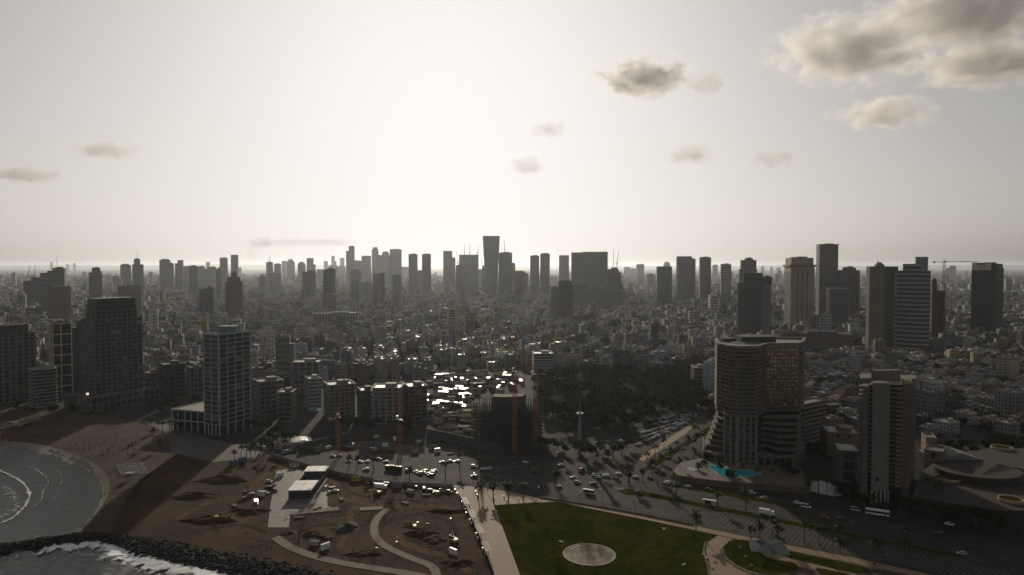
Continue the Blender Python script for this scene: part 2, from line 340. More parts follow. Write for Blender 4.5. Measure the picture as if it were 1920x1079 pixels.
# painted markings: each bay line is a piece of the road
def line_mesh(p,q,w):
    d=(q-p); n=Vector((-d.y,d.x,0)).normalized()*w/2; mb=MB(); c=(p+q)/2
    for pt in ((p-n),(q-n),(q+n),(p+n)): mb.v.append((pt.x-c.x,pt.y-c.y,0))
    mb.f=[(0,1,2,3)]; mb.m=[0]; return mb.mesh('bay_line',M_paint),c
def bay_lines(A,B,n,dx,dy,z=.075,w=.26):
    a=gp(*A); b=gp(*B); e=gp(A[0]+dx,A[1]+dy)-a; me=None
    for i in range(n):
        p=a.lerp(b,i/(n-1)); ee=e*(p.y/a.y)
        if me is None: me,c0=line_mesh(p,p+ee,w)
        c=p+ee/2; obj('bay_line',me,road,(c.x,c.y,z))
bay_lines((822,897),(925,908),16,26,-17)
bay_lines((905,878),(945,882),6,20,-6,w=.5)
bay_lines((945,905),(1075,932),20,34,-20)
bay_lines((1110,938),(1560,1031),56,30,-16)
bay_lines((1575,1034),(1900,1102),36,34,-17)
bay_lines((915,893),(945,912),5,15,-9,w=.6)
for A,B in (((900,861.5),(1050,864.5)),((560,858),(760,869)),((1270,935),(1700,1018)),((1400,935),(1800,1012)),((760,869),(1000,884)),((1000,884),(1160,905))):
    a,b=gp(*A),gp(*B); n=max(6,int((b-a).length/9)); s=(b-a)/n; me=None
    for i in range(n):
        p=a+s*i; 
        if me is None: me,c0=line_mesh(p,p+s*.4,.3)
        c=p+s*.2; obj('lane_dash',me,road,(c.x,c.y,.078))
for k in range(9):     # zebra crossing
    a=gp(1146+k*2.6,913.5+k*.25); me,c=line_mesh(a,gp(1152+k*2.6,917+k*.25),.55); obj('crossing_bar',me,road,(c.x,c.y,.08))
# far ridge of hills
mb=MB(); nx,ny=90,7; hr=random.Random(5)
ph=[hr.uniform(0,6) for _ in range(8)]
def hh(x): return sum(math.sin(x/(9000/(k+1.3))+ph[k])/(k+1.3) for k in range(8))
for j in range(ny):
    for i in range(nx):
        x=-32000+i*64000/(nx-1); y=33000+j*1600; e=math.sin(math.pi*j/(ny-1))
        mb.v.append((x,y,-2+e*min(285,max(0,170+60*hh(x+j*900)))))
for j in range(ny-1):
    for i in range(nx-1): a=j*nx+i; mb.f.append((a,a+1,a+nx+1,a+nx)); mb.m.append(0)
mb.build('hills',mat('hill_scrub',(.09,.09,.07),rough=.95,var=.4,scale=.0006),kind='structure')

# tyre tracks and rubble on the dirt site
M_track=mat('track_earth',(.04,.025,.014),rough=.95,var=.5,scale=.4,spec=.02); M_track2=mat('dusty_track',(.11,.068,.034),rough=.95,var=.5,scale=.3,spec=.02)
dsite=[o for o in bpy.data.objects if o.name=='dirt_site'][0]
def strip(name,px,w,z,m,parent):
    pts=smooth(P(px),26); mb=MB(); prev=None
    for i,p in enumerate(pts):
        a=pts[max(0,i-1)]; b=pts[min(25,i+1)]; t=(b-a).normalized(); nn=Vector((-t.y,t.x,0))*w/2*(.8+.4*rng.random()); c=(p+nn,p-nn)
        if prev: mb.quad((prev[1].x,prev[1].y,z),(c[1].x,c[1].y,z),(c[0].x,c[0].y,z),(prev[0].x,prev[0].y,z))
        prev=c
    mb.build(name,m,parent)
for k,(px,w,m) in enumerate((([(440,990),(480,955),(470,920),(520,880),(600,895),(660,925),(660,960),(620,980)],4,M_track2),([(640,935),(680,945),(760,950),(830,950),(850,970)],5,M_track2),([(660,960),(650,1000),(640,1030),(690,1050)],3.5,M_track2),([(740,1000),(760,1020),(800,1035),(850,1045),(880,1075)],5,M_track2),([(720,985),(750,970),(800,965),(850,985),(850,1010)],3,M_track),([(330,975),(400,940),(460,935),(500,905)],3.5,M_track2),([(350,1000),(450,985),(500,1000)],3,M_track),([(760,1010),(800,1020),(840,1040),(830,1070)],2.5,M_track),([(560,1000),(600,985),(680,985),(700,960)],3,M_track),([(640,905),(660,925),(720,935),(800,940)],2.5,M_track))): strip('tyre_track',px,w,.07+.004*k,m,dsite)
rb=random.Random(13); mb=MB()
for k in range(1500):
    cx_,cy_,sp=rb.choice(((600,1015,18),(680,1045,20),(800,1000,25),(830,1030,22),(560,975,20),(480,930,22),(400,930,40),(740,960,30),(640,960,25),(760,920,40),(830,925,18),(500,1020,30),(860,1060,15)))
    p=gp(rb.gauss(cx_,sp),rb.gauss(cy_,sp*.4)); s_=rb.uniform(.15,.6)
    vv,ff=base[rb.randrange(5)]; n=len(mb.v); mb.v+=[(p.x+s_*q[0],p.y+s_*q[1],.08+s_*q[2]) for q in vv]; mb.f+=[tuple(n+i for i in q) for q in ff]; mb.m+=[0]*len(ff)
mb.build('rubble',mat('site_rubble',(.12,.1,.08),rough=.9,var=.5,scale=.5),dsite,kind='stuff')
# ------------------------------------------------------------------ towers of the skyline
TC={}
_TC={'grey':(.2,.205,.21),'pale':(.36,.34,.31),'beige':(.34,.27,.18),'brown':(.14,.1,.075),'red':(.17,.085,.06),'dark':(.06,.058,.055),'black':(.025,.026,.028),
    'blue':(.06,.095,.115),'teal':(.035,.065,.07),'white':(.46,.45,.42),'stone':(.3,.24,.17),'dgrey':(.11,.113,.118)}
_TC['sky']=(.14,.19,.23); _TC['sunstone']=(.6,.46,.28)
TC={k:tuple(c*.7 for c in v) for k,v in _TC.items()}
TM={k:mat('facade_'+k,v,rough=.3 if k in('blue','teal','black') else .75,var=.18,scale=.03,spec=.5 if k in('blue','teal','black') else .2) for k,v in TC.items()}
TOWERS=[]      # (x,y,radius) footprints to keep clear
RECTS=[]       # screen rectangles of big things: (x0,y0,x1,y1,D)
tr=random.Random(11)
def ngon(n,rx,ry,ph=0): return [(rx*math.cos(2*math.pi*i/n+ph),ry*math.sin(2*math.pi*i/n+ph)) for i in range(n)]
def skyline(label, D, stages, style='bands', body='grey', band='pale', yaw=None, r=.8, mast=None, plant=True, cat='tower', name='skyscraper', step=None, crown=None):
    D=D if D<2300 else 2300+(D-2300)*2.2
    xa=min(s[0] for s in stages); xb=max(s[1] for s in stages); xm=(xa+xb)/2
    c=at(xm,500,D); phi=math.atan2(c.x,c.y); th=R(tr.choice((-16,-9,8,14))) if yaw is None else R(yaw)
    root=thing(name,(c.x,c.y,0),-phi+th,label,cat); Minv=Matrix.Rotation(phi-th,3,'Z')
    bands=MB(); st=step or 3.5*max(1,round(D/1300)); hi=0
    for k,s in enumerate(stages):
        x0,x1,top=s[:3]; kind=s[3] if len(s)>3 else 'box'; dsc=s[4] if len(s)>4 else 1.0
        W=(at(x1,500,D).x-at(x0,500,D).x)*math.cos(phi)
        w=W/(math.cos(th)+r*dsc*math.sin(abs(th))) if kind in('box','taper') else W
        d=w*r*dsc
        pc=at((x0+x1)/2,500,D); lc=Minv@Vector((pc.x-c.x,pc.y-c.y,0)); lc.y+=.4*k
        zt=at((x0+x1)/2,top,D-d*.3).z; ins=.12*k; hi=max(hi,zt)
        mb=MB()
        if kind=='box': pl=[(-w/2+ins,-d/2),(w/2-ins,-d/2),(w/2-ins,d/2),(-w/2+ins,d/2)]
        else: pl=ngon(16,w/2,d/2)
        pl=[(p[0]+lc.x,p[1]+lc.y) for p in pl]
        if kind=='taper':
            pl=[(lc.x+sx*w/2,lc.y+sy*d/2) for sx,sy in((-1,-1),(1,-1),(1,1),(-1,1))]
            lo=[(lc.x+sx*w*.32,lc.y+sy*d*.32) for sx,sy in((-1,-1),(1,-1),(1,1),(-1,1))]; mb.frustum(lo,0,pl,zt)
        elif kind=='dome':
            zs=zt-w*.5; mb.prism(pl,0,zs,cap=False)
            for q in range(5):
                a0=q*math.pi/10; a1=(q+1)*math.pi/10
                f=lambda a:[(lc.x+(p[0]-lc.x)*math.cos(a),lc.y+(p[1]-lc.y)*math.cos(a)) for p in pl]
                mb.frustum(f(a0),zs+w*.5*math.sin(a0),f(a1*.98),zs+w*.5*math.sin(a1),cap=(q==4))
        else: mb.prism(pl,0,zt)
        blk_=mb.build('tower_block',TM[body],root)
        grow=lambda o:[(lc.x+(p[0]-lc.x)*(1+2*o/w),lc.y+(p[1]-lc.y)*(1+2*o/max(d,1))) for p in pl]
        zz=st*1.0; zl=zt-(w*.5 if kind=='dome' else 1.0)
        if style in('bands','grid') and kind!='taper':
            g=grow(.35)
            while zz<zl: bands.prism(g,zz,zz+st*.38); zz+=st
        if style in('fins','grid') and kind=='box':
            n=max(3,int(w/(st*1.1)))
            for i in range(n+1):
                x=lc.x-w/2+ins+(w-2*ins)*i/n; bands.box(x-.35,lc.y-d/2-.45,0,x+.35,lc.y-d/2+.1,zt-.3); 
            m_=max(2,int(d/(st*1.1)))
            for i in range(m_+1):
                y=lc.y-d/2+d*i/m_
                for sx in(-1,1): X=lc.x+sx*(w/2-ins); bands.box(X-.4,y-.35,0,X+.4,y+.35,zt-.35)
        if style=='glass':
            zz=st*2
            while zz<zl:
                if kind=='taper':
                    f=.64+.36*zz/zt; gg=[(lc.x+(p[0]-lc.x)*f*1.012,lc.y+(p[1]-lc.y)*f*1.012) for p in pl]
                else: gg=grow(.15)
                bands.prism(gg,zz,zz+.7); zz+=st*2
        if kind=='box' and plant and k==len(stages)-1:
            pm=MB(); pm.cbox(lc.x+w*.08,lc.y,zt-.2,w*.45,d*.45,3.2); pm.cbox(lc.x-w*.3,lc.y+d*.1,zt-.2,w*.16,d*.2,2.2); pm.build('roof_plant',TM['dgrey'],blk_)
        if crown and k==0:
            cm=MB(); cm.prism(grow(1.6),zt-1.2,zt+.6); cm.build('roof_slab',TM[band],root)
    if bands.f: bands.build('floor_bands',TM[band],root,kind='stuff')
    if mast:
        p=at(mast[0],500,D); lp=Minv@Vector((p.x-c.x,p.y-c.y,0)); zt=at(mast[0],mast[1],D).z; mm=MB()
        mm.bar((lp.x,lp.y,hi-1),(lp.x,lp.y,hi+(zt-hi)*.5),.55,n=5,r2=.4); mm.bar((lp.x,lp.y,hi+(zt-hi)*.5),(lp.x,lp.y,zt),.35,n=5,r2=.15); mm.cbox(lp.x,lp.y,hi+(zt-hi)*.4,2.2,2.2,1.5); mm.build('mast',TM['dgrey'],blk_)
    TOWERS.append((c.x,c.y,max(22,(xb-xa)*D/F*.62)))
    if D<2000: RECTS.append((xa,min(s[2] for s in stages),xb,500+H*F/D,D))
    return root
S=skyline
S('unfinished dark tower under two cranes near the left edge',2300,[(43,60,527),(58,75,522)],'grid','brown','dgrey')
S('stepped tower with white floor bands and a thin mast, left skyline',1900,[(75,92,512),(88,100,508),(98,124,503)],'bands','dark','pale',mast=(107,474),yaw=-12)
S('brown apartment tower in front of the white banded stepped tower',1600,[(90,131,537),(92,97,536)],'fins','brown','grey',yaw=14)
S('pale tower with chamfered crown, alone left of the rounded pair',2000,[(166,190,511),(172,188,503)],'grid','dgrey','stone')
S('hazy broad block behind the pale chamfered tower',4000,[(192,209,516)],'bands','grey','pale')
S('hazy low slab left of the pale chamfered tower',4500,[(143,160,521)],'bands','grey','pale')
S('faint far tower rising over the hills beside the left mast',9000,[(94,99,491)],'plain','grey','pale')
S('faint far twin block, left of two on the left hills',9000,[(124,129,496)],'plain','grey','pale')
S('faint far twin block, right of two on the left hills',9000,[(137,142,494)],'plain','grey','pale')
S('rounded grey tower left of the masted tower',3000,[(225,246,497,'round'),(228,242,495,'round')],'bands','grey','dgrey')
S('tower with a stepped crown and tall mast on the left skyline',2600,[(248,269,496),(251,263,486)],'fins','grey','dgrey',mast=(257,464))
S('wide brown low block at the foot of the masted tower',1900,[(220,264,537)],'bands','brown','dgrey',r=.3,name='office_block',cat='office block')
S('bulky grey tower with rounded shoulders, left skyline',2900,[(299,320,488),(302,317,486),(316,326,494)],'grid','grey','dgrey')
S('grey tower with one stepped shoulder beside the bulky grey tower',2900,[(328,344,494),(333,344,489)],'bands','grey','dgrey')
S('reddish hazy tower between the stepped tower and dark slab',3300,[(343,355,500)],'bands','red','grey')
S('dark slender slab with a flat top in the left skyline cluster',2600,[(354,370,499)],'fins','dgrey','grey')
S('pale grey tower directly right of the dark slender slab',3200,[(370,384,500)],'grid','grey','pale')
S('pale grey tower with a flat cap, centre of the left cluster',3200,[(384,405,504),(390,406,501)],'fins','grey','pale')
S('thin faint tower peeking above the pale capped tower',6000,[(386,394,492)],'plain','grey','pale')
S('greenish grey tower at the foot of the capped twin towers',2500,[(405,416,505),(408,413,503)],'bands','teal','grey')
S('shorter of two slim towers with flat caps, left skyline',3000,[(412,427,484)],'bands','grey','pale',crown=1)
S('taller of two slim towers with flat caps, left skyline',3000,[(433,447,479)],'bands','grey','pale',crown=1)
S('dark brown tower with a stepped pyramid top, mid left',1700,[(422,454,528),(426,450,520),(433,444,512)],'fins','brown','dark',yaw=9,mast=(439,506))
S('dark twin-bodied block left of the brown stepped tower',1800,[(373,388,542),(386,401,540)],'grid','dark','dgrey')
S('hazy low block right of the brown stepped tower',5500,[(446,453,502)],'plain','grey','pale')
S('dim slim tower at the left foot of the crane-topped tower',2800,[(485,498,519),(488,494,516)],'fins','dgrey','grey')
S('tower with two small cranes on top, left of centre',3300,[(499,512,492)],'bands','grey','dgrey')
S('plain tower right beside the crane-topped tower',3300,[(514,527,495)],'bands','grey','dgrey')
S('low grey block in front of the crane-topped tower pair',2800,[(505,526,512)],'grid','dgrey','grey')
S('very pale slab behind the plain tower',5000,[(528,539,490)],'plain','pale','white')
S('grey tower with a thin cap beside the very pale slab',4000,[(538,553,491),(540,550,487)],'fins','grey','pale')
S('round-topped brown tower like a bullet, left of centre',3600,[(558,573,491,'dome')],'bands','stone','brown')
S('tower with a dark capped head above the dark slab pair',3600,[(575,592,496),(575,588,485)],'bands','grey','dgrey')
S('dark slab pair in front of the dark capped tower',2500,[(567,577,510),(576,592,508)],'fins','dark','dgrey')
S('low hazy block between the slab pair and banded tower',3600,[(594,609,506)],'grid','grey','pale')
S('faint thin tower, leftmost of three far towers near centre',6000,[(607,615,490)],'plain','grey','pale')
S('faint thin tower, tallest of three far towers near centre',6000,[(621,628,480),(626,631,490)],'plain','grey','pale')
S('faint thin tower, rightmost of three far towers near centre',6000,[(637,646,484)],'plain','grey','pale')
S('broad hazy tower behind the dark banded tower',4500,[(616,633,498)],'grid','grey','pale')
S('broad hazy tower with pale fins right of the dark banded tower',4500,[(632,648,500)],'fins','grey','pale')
S('dark banded tower standing in front of the far thin towers',2000,[(606,629,506),(612,628,504)],'bands','dark','dgrey',yaw=-9)
S('dull red block at the foot of the dark banded tower',1900,[(608,629,553)],'bands','red','brown',name='office_block',cat='office block')
S('tall two-step slab tower, left end of the central cluster',3400,[(649,657,471),(654,665,462)],'fins','grey','dgrey')
S('small stubby tower between the two-step slab and wide block',3500,[(665,672,489)],'plain','grey','pale')
S('wide hazy block with a step, left part of central cluster',3500,[(668,683,489),(678,696,481)],'grid','grey','pale')
S('tall tower with a rounded knobbly top in the central cluster',3600,[(697,710,468,'round'),(699,708,464,'round')],'fins','grey','dgrey')
S('beige tower in front of the two-step slab tower',2600,[(656,677,507)],'grid','stone','grey')
S('low teal and grey tower in front of the beige tower',2300,[(656,673,526)],'fins','teal','pale')
S('low wide banded block beside the brown slab pair',2500,[(676,700,530)],'bands','dgrey','grey',name='office_block',cat='office block')
S('broad hazy block in the middle of the central cluster',3500,[(704,735,479)],'fins','grey','pale',r=.5)
S('hazy tower with a domed open crown in the central cluster',3700,[(716,730,474,'round'),(718,728,472,'round')],'fins','grey','pale')
S('wide flat-topped slab tower, right end of the central cluster',3300,[(731,753,468)],'grid','grey','dgrey',yaw=9)
S('pair of dark brown slabs joined by a pale strip, centre',2300,[(700,711,513),(711,714,515),(713,721,513)],'fins','brown','dgrey')
S('low grey-green tower right of the dark brown slab pair',2300,[(736,753,516)],'bands','teal','grey')
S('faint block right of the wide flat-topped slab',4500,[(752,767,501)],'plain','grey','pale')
S('left of two matching flat towers with a sky gap between',2700,[(766,783,477)],'bands','dgrey','grey',yaw=8)
S('right of two matching flat towers with a sky gap between',2700,[(791,808,477)],'bands','dgrey','grey',yaw=8)
S('low tower filling the gap of the two matching towers',3000,[(783,792,508)],'bands','grey','dgrey')
S('plain slab with a lower right shoulder, left of cranes',3000,[(831,848,471),(847,854,484)],'bands','grey','dgrey',yaw=8)
S('low unfinished tower beside the curved crane-topped tower',2700,[(855,876,497)],'grid','brown','dgrey')
S('broad curved tower topped by three thin cranes, centre',2800,[(860,898,478,'round')],'fins','grey','stone',r=.5)
S('small pale slab in front of the broad curved tower',2300,[(861,871,532)],'fins','grey','pale')
S('narrow hazy slab between curved tower and flared tower',3200,[(897,905,506)],'plain','grey','pale')
S('low dark slab hugging the left of the flared tower',2700,[(904,912,499)],'bands','brown','dgrey')
S('tallest blue glass tower, flaring wider towards its top',2650,[(905,937,443,'taper')],'glass','sky','pale',yaw=6,r=.8)
S('blue glass tower under construction right of the flared tower',2600,[(935,960,474)],'grid','blue','dgrey',yaw=8)
S('narrow brown slab right of the unfinished blue tower',2800,[(959,966,494)],'fins','brown','grey')
S('low brown stepped cluster block right of the blue towers',2500,[(966,980,508),(976,985,509),(983,990,514)],'fins','brown','dgrey')
S('slim dark tower, left of a close pair right of centre',2600,[(994,1011,480)],'bands','dgrey','grey',yaw=8)
S('slim dark tower, right of a close pair right of centre',2600,[(1013,1031,476)],'bands','dgrey','grey',yaw=-8)
S('round cylinder tower left of the broadest slab',2900,[(1048,1067,479,'round')],'bands','grey','dgrey',r=1)
S('broadest slab tower with an overhanging flat roof edge',2400,[(1071,1139,474),(1092,1139,472.5)],'grid','dgrey','grey',yaw=4,r=.3,crown=1,plant=False)
S('ragged unfinished tower with cranes right of the broadest slab',2400,[(1138,1160,505),(1146,1158,502),(1152,1165,511)],'grid','brown','dark')
S('long low glass podium with pavilions under the broadest slab',2250,[(1071,1168,545),(1074,1102,531),(1110,1126,532),(1131,1147,531),(1153,1168,531)],'fins','teal','grey',r=.25,yaw=3,name='office_block',cat='office block',plant=False)
S('pale narrow slab of the front pair in the middle distance',1700,[(1032,1048,539)],'fins','grey','pale',yaw=6)
S('dark capped slab of the front pair in the middle distance',1680,[(1047,1074,527)],'bands','dark','dgrey',yaw=9)
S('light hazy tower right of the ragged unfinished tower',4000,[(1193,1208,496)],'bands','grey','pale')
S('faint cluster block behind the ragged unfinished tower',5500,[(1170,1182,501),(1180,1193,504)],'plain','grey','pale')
S('dim tower left of the dark teal glass box',3200,[(1212,1227,514)],'bands','dgrey','grey')
S('dark teal glass box tower with a flat top',2200,[(1230,1260,500)],'glass','teal','dark',yaw=6,plant=False)
S('domed tower with a spike behind the dark teal glass box',4500,[(1244,1257,491,'dome')],'plain','grey','pale',mast=(1251,487))
S('broad dark slab with a narrower right wing, right skyline',2400,[(1268,1297,481),(1295,1304,486)],'fins','dgrey','dark',yaw=7)
S('plain dark slab tower right of the broad winged slab',2400,[(1311,1333,483)],'bands','dgrey','dark',yaw=6)
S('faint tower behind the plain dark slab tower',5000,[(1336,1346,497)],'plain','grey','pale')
S('white horizontally banded tower left of the black tower',2300,[(1351,1371,496)],'bands','dark','white',yaw=5,crown=1,step=6)
S('pale small block at the foot of the white banded tower',2200,[(1347,1374,555)],'bands','dgrey','grey',name='office_block',cat='office block')
S('grey tower with a flat cap rising behind the black tower',1900,[(1385,1419,505),(1388,1418,488),(1396,1412,485)],'grid','dgrey','grey',yaw=6)
S('black stepped tower with white gridded right wing',1240,[(1383,1413,530),(1393,1430,512),(1428,1447,520)],'fins','black','dark',yaw=7,r=.6)
S('beige stone tower with sunlit banded left side',1460,[(1470,1527,498),(1472,1525,484)],'plain','beige','stone',yaw=15,r=1.1)
S('tallest dark tower on the right with a flared toothed rim',1750,[(1530,1571,459)],'bands','dgrey','grey',yaw=12,r=.9,crown=1)
S('brownish tower right of the tallest dark tower',1680,[(1571,1612,507),(1580,1605,502)],'grid','dgrey','brown',yaw=8)
S('low pale apartment tower in front of the tallest dark tower',1480,[(1550,1592,541),(1552,1565,543)],'fins','dgrey','stone',yaw=14)
S('long low office slab with dark window bands, right',1150,[(1464,1600,625)],'bands','dark','stone',yaw=10,r=.25,name='office_block',cat='office block',step=3.6)
S('slim stone tower of the dark banded pair',1105,[(1625,1657,500),(1640,1658,496)],'grid','dgrey','stone',yaw=16,r=.8,mast=(1646,487))
S('dark glass wing standing between the stone and banded towers',1135,[(1655,1684,500)],'glass','teal','dark',yaw=6,plant=False)
S('dark curved tower with pale horizontal bands',1100,[(1676,1746,508,'round'),(1692,1728,495,'round',.6)],'bands','black','pale',r=.6,step=7)
S('blue glass box tower behind the dark curved banded tower',1800,[(1715,1740,482)],'glass','blue','teal',yaw=6,plant=False)
S('unfinished concrete tower beside the dark curved banded tower',1180,[(1746,1773,545),(1748,1757,525)],'grid','brown','dark',yaw=9)
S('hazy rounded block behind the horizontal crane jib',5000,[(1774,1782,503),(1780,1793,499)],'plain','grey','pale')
S('low hazy block left of the tower with the green emblem',3000,[(1800,1818,533)],'bands','grey','pale')
Q=S('black glass tower with a cream crown panel and green emblem',1330,[(1822,1882,502),(1826,1880,495)],'bands','black','dark',yaw=-20,r=.75,step=3.6)
S('faint tower on the right horizon behind the black tower',7000,[(1427,1433,500)],'plain','grey','pale')
S('faint block on the right horizon left of the beige tower',7000,[(1444,1449,501),(1456,1464,502)],'plain','grey','pale')
# cream crown panel and emblem on the black tower at the right
w_=46.0
def local_of(root, p): return Matrix.Rotation(-root.rotation_euler.z,3,'Z')@(Vector(p)-Vector(root.location))
blk=[o for o in Q.children if o.name.startswith('tower_block')][0]; vs=np.array([v.co[:] for v in blk.data.vertices]); qx0,qx1,qy0=vs[:,0].min(),vs[:,0].max(),vs[:,1].min()
zt=at(1850,493,1330).z; zb=at(1850,507,1330).z; xw=qx0+(qx1-qx0)*.78
mb=MB(); mb.box(qx0+1,qy0-1.6,zb,xw,qy0+1.0,zt); cp=mb.build('crown_panel',mat('cream_panel',(.5,.42,.3),rough=.6,var=.12,scale=.1),Q)
cx=(qx0+xw)/2; ey=qy0-1.75; hw=(xw-qx0)*.19; z1=zt-1.2; z0=zb+4
M_green=mat('emblem_green',(.03,.1,.04),rough=.5,var=.1); mb=MB()
sh=[(cx-hw,z1),(cx+hw,z1),(cx+hw*.86,z0+2),(cx,z0),(cx-hw*.86,z0+2)]
def ring(mb,pts,y,t):
    for i in range(len(pts)):
        a=pts[i]; b=pts[(i+1)%len(pts)]; mb.bar((a[0],y,a[1]),(b[0],y,b[1]),t)
ring(mb,sh,ey,.45)
for k in range(5): mb.box(cx-hw*.7+k*hw*.3,ey-.15,z1-4.2,cx-hw*.7+k*hw*.3+hw*.2,ey+.1,z1-1)
mb.build('emblem',M_green,cp)
# white grid wing of the black tower
bt=[o for o in bpy.data.objects if o.get('label','').startswith('black stepped')][0]
b3=[o for o in bt.children if o.name.startswith('tower_block')][2]; vs=np.array([v.co[:] for v in b3.data.vertices]); x0,x1=vs[:,0].min(),vs[:,0].max(); y0=vs[:,1].min(); mb=MB()
for k in range(30): mb.box(x0-.6,y0-.9,6+k*3.4,x1+.5,y0-.2,6.8+k*3.4)
for k in range(5): x=x0+(x1-x0)*k/4; mb.box(x-.3,y0-1.0,5,x+.3,y0-.25,107)
mb.build('balcony_grid',TM['white'],bt,kind='stuff')
# sunlit bands on the left side of the beige tower
bt=[o for o in bpy.data.objects if o.get('label','').startswith('beige stone')][0]
b3=[o for o in bt.children if o.name.startswith('tower_block')][0]; vs=np.array([v.co[:] for v in b3.data.vertices]); x0=vs[:,0].min(); x1=vs[:,0].max(); y0,y1=vs[:,1].min(),vs[:,1].max(); mb=MB(); zt=vs[:,2].max()
z=8
while z<zt-14: mb.box(x0-.12,y0+.5,z,x0+.3,y1-.5,z+2.0); z+=4.2
mb.build('window_bands',M_dglass,bt,kind='stuff')
mb=MB()
for k in range(3): mb.box(x0+(x1-x0)*(.3+.2*k)-1,y0-.1,6,x0+(x1-x0)*(.3+.2*k)+1,y0+.3,zt-12)
mb.build('window_strip',M_dglass,bt)
mb=MB(); mb.box(x0-2.5,y0-2.5,zt-3,x1+2.5,y1+2.5,zt+1.5); mb.build('roof_slab',TM['brown'],bt)
# ------------------------------------------------------------------ near buildings, built piece by piece
def offset(poly, o):
    k=len(poly); out=[]
    for i in range(k):
        a,b,c=Vector(poly[i-1]),Vector(poly[i]),Vector(poly[(i+1)%k])
        n1=Vector(((b-a).y,-(b-a).x)).normalized(); n2=Vector(((c-b).y,-(c-b).x)).normalized()
        m=(n1+n2); m=m/max(.3,m.dot(n1)) if m.length>1e-6 else n1
        out.append((b.x+m.x*o,b.y+m.y*o))
    return out
def ccw(poly):
    a=sum(poly[i][0]*poly[(i+1)%len(poly)][1]-poly[(i+1)%len(poly)][0]*poly[i][1] for i in range(len(poly)))
    return list(poly) if a>0 else list(poly)[::-1]
def ring_mesh(name, poly, o_in, o_out, h, m):
    a=offset(poly,o_out); b=offset(poly,-o_in); k=len(poly); mb=MB()
    mb.v=[(*p,0) for p in a]+[(*p,h) for p in a]+[(*p,0) for p in b]+[(*p,h) for p in b]
    for i in range(k):
        j=(i+1)%k; mb.f+= [(i,j,k+j,k+i),(k+i,k+j,3*k+j,3*k+i),(2*k+i,2*k+j,j,i),(3*k+i,3*k+j,2*k+j,2*k+i)]
    mb.m=[0]*len(mb.f); return mb.mesh(name,m)
def root_of(name, poly, label, cat, group=None, z=0):
    cx=sum(p[0] for p in poly)/len(poly); cy=sum(p[1] for p in poly)/len(poly)
    r=thing(name,(cx,cy,z),0,label,cat,group); d=max(math.hypot(p[0]-cx,p[1]-cy) for p in poly); TOWERS.append((cx,cy,d+6))
    return r,[(p[0]-cx,p[1]-cy) for p in poly]
def lattice(root, poly, z0, z1, nfl, bay=4.0, core=None, band=None, pane=None, pier=None, bh=.9, out=.35, pw=.5, top=1.2, panes=True, roof=None, every=1, pout=None, tallest=None, pw_mat=None):
    poly=ccw(poly); core=core or M_dglass; band=band or M_lconc; pane=pane or M_glass
    mb=MB(); mb.prism(poly,z0,z1,0,1); mb.build('wall',[core,roof or M_roof],root)
    fh=(z1-z0)/nfl; me=ring_mesh('floor_band',poly,.05,out,bh,band)
    for i in range(0,nfl,every): obj('floor_band',me,root,(0,0,z0+i*fh+(.01 if i else .02)))
    obj('parapet',ring_mesh('parapet',poly,.35,out+.04,top,band),root,(0,0,z1-.25))
    wr=Matrix.Rotation(root.rotation_euler.z,2); cnt=0
    for i in range(len(poly)):
        a=Vector(poly[i]); b=Vector(poly[(i+1)%len(poly)]); d=b-a; L_=d.length; n=Vector((d.y,-d.x)).normalized()
        wn=wr@n; wc=wr@((a+b)/2)+Vector(root.location[:2])
        if wn.dot(-wc.normalized())<-.08 or L_<1.5: continue
        nb=max(1,round(L_/bay)); bw_=L_/nb; an=math.atan2(d.y,d.x)
        if pier is not None:
            po=(out-.06) if pout is None else pout; mb=MB(); mb.box(-pw/2,-po,z0+.03,pw/2,.05,z1+.3); pm=mb.mesh('pier',pier)
            for k in range(nb+1):
                t=min(max(k/nb,pw/2/L_),1-pw/2/L_); p=a+d*t; obj('pier',pm,root,(p.x,p.y,0),an)
        if panes:
            mb=MB(); w=bw_-pw-.1; mb.box(-w/2,-.07,0,w/2,.02,fh-bh-.12); pm=mb.mesh('window',pane)
            for k in range(nb):
                p=a+d*((k+.5)/nb)
                for f in range(nfl):
                    if cnt<300: obj('window',pm,root,(p.x,p.y,z0+f*fh+bh+.06),an); cnt+=1
def solve_left(c, dirL, xl):
    k=(xl-960)/F; return (k*c.y-c.x)/(dirL.x-k*dirL.y)
def corner_plan(front, right, xl):
    """footprint from the front corner pixel, the right end of its right face, and the left silhouette x"""
    c=gp(*front); e=gp(*right); v=(e-c); vd=v.normalized(); lf=Vector((-vd.y,vd.x,0)); L_=solve_left(c,lf,xl); l=lf*L_
    return [tuple(p)[:2] for p in (c,e,e+l,c+l)]
def zof(py, Y): return at(960,py,Y).z
# --- white gridded beachfront tower with podium
pl=corner_plan((412,819),(471,803),380); r,lp=root_of('hotel_tower',pl,'white-framed glass tower with a low flat podium beside the beach road','tower')
zt=zof(629,pl[0][1]); lattice(r,lp,9,zt,19,8.2,M_dglass,mat('white_frame',(.24,.255,.265),rough=.6,var=.12),M_glass,mat('white_frame'),bh=.6,out=.6,pw=.9)
mb=MB(); q=offset(ccw(lp),-1.2); mb.prism(q,0,9); mb.build('lobby_wall',M_dglass,r)
cm=MB(); cm.box(-.55,-.55,0,.55,.55,9); cme=cm.mesh('column',mat('white_frame'))
for i in range(4):
    a=Vector(lp[i]); b=Vector(lp[(i+1)%4])
    for t in (0,.25,.5,.75): p=a.lerp(b,t)*.985; obj('column',cme,r,(p.x,p.y,0))
mb=MB(); mb.cbox(1,1.5,zt,14,11,6); mb.cbox(-6,8,zt,5,6,3); mb.build('roof_plant',mat('plant_blue',(.13,.18,.22),rough=.6),r)
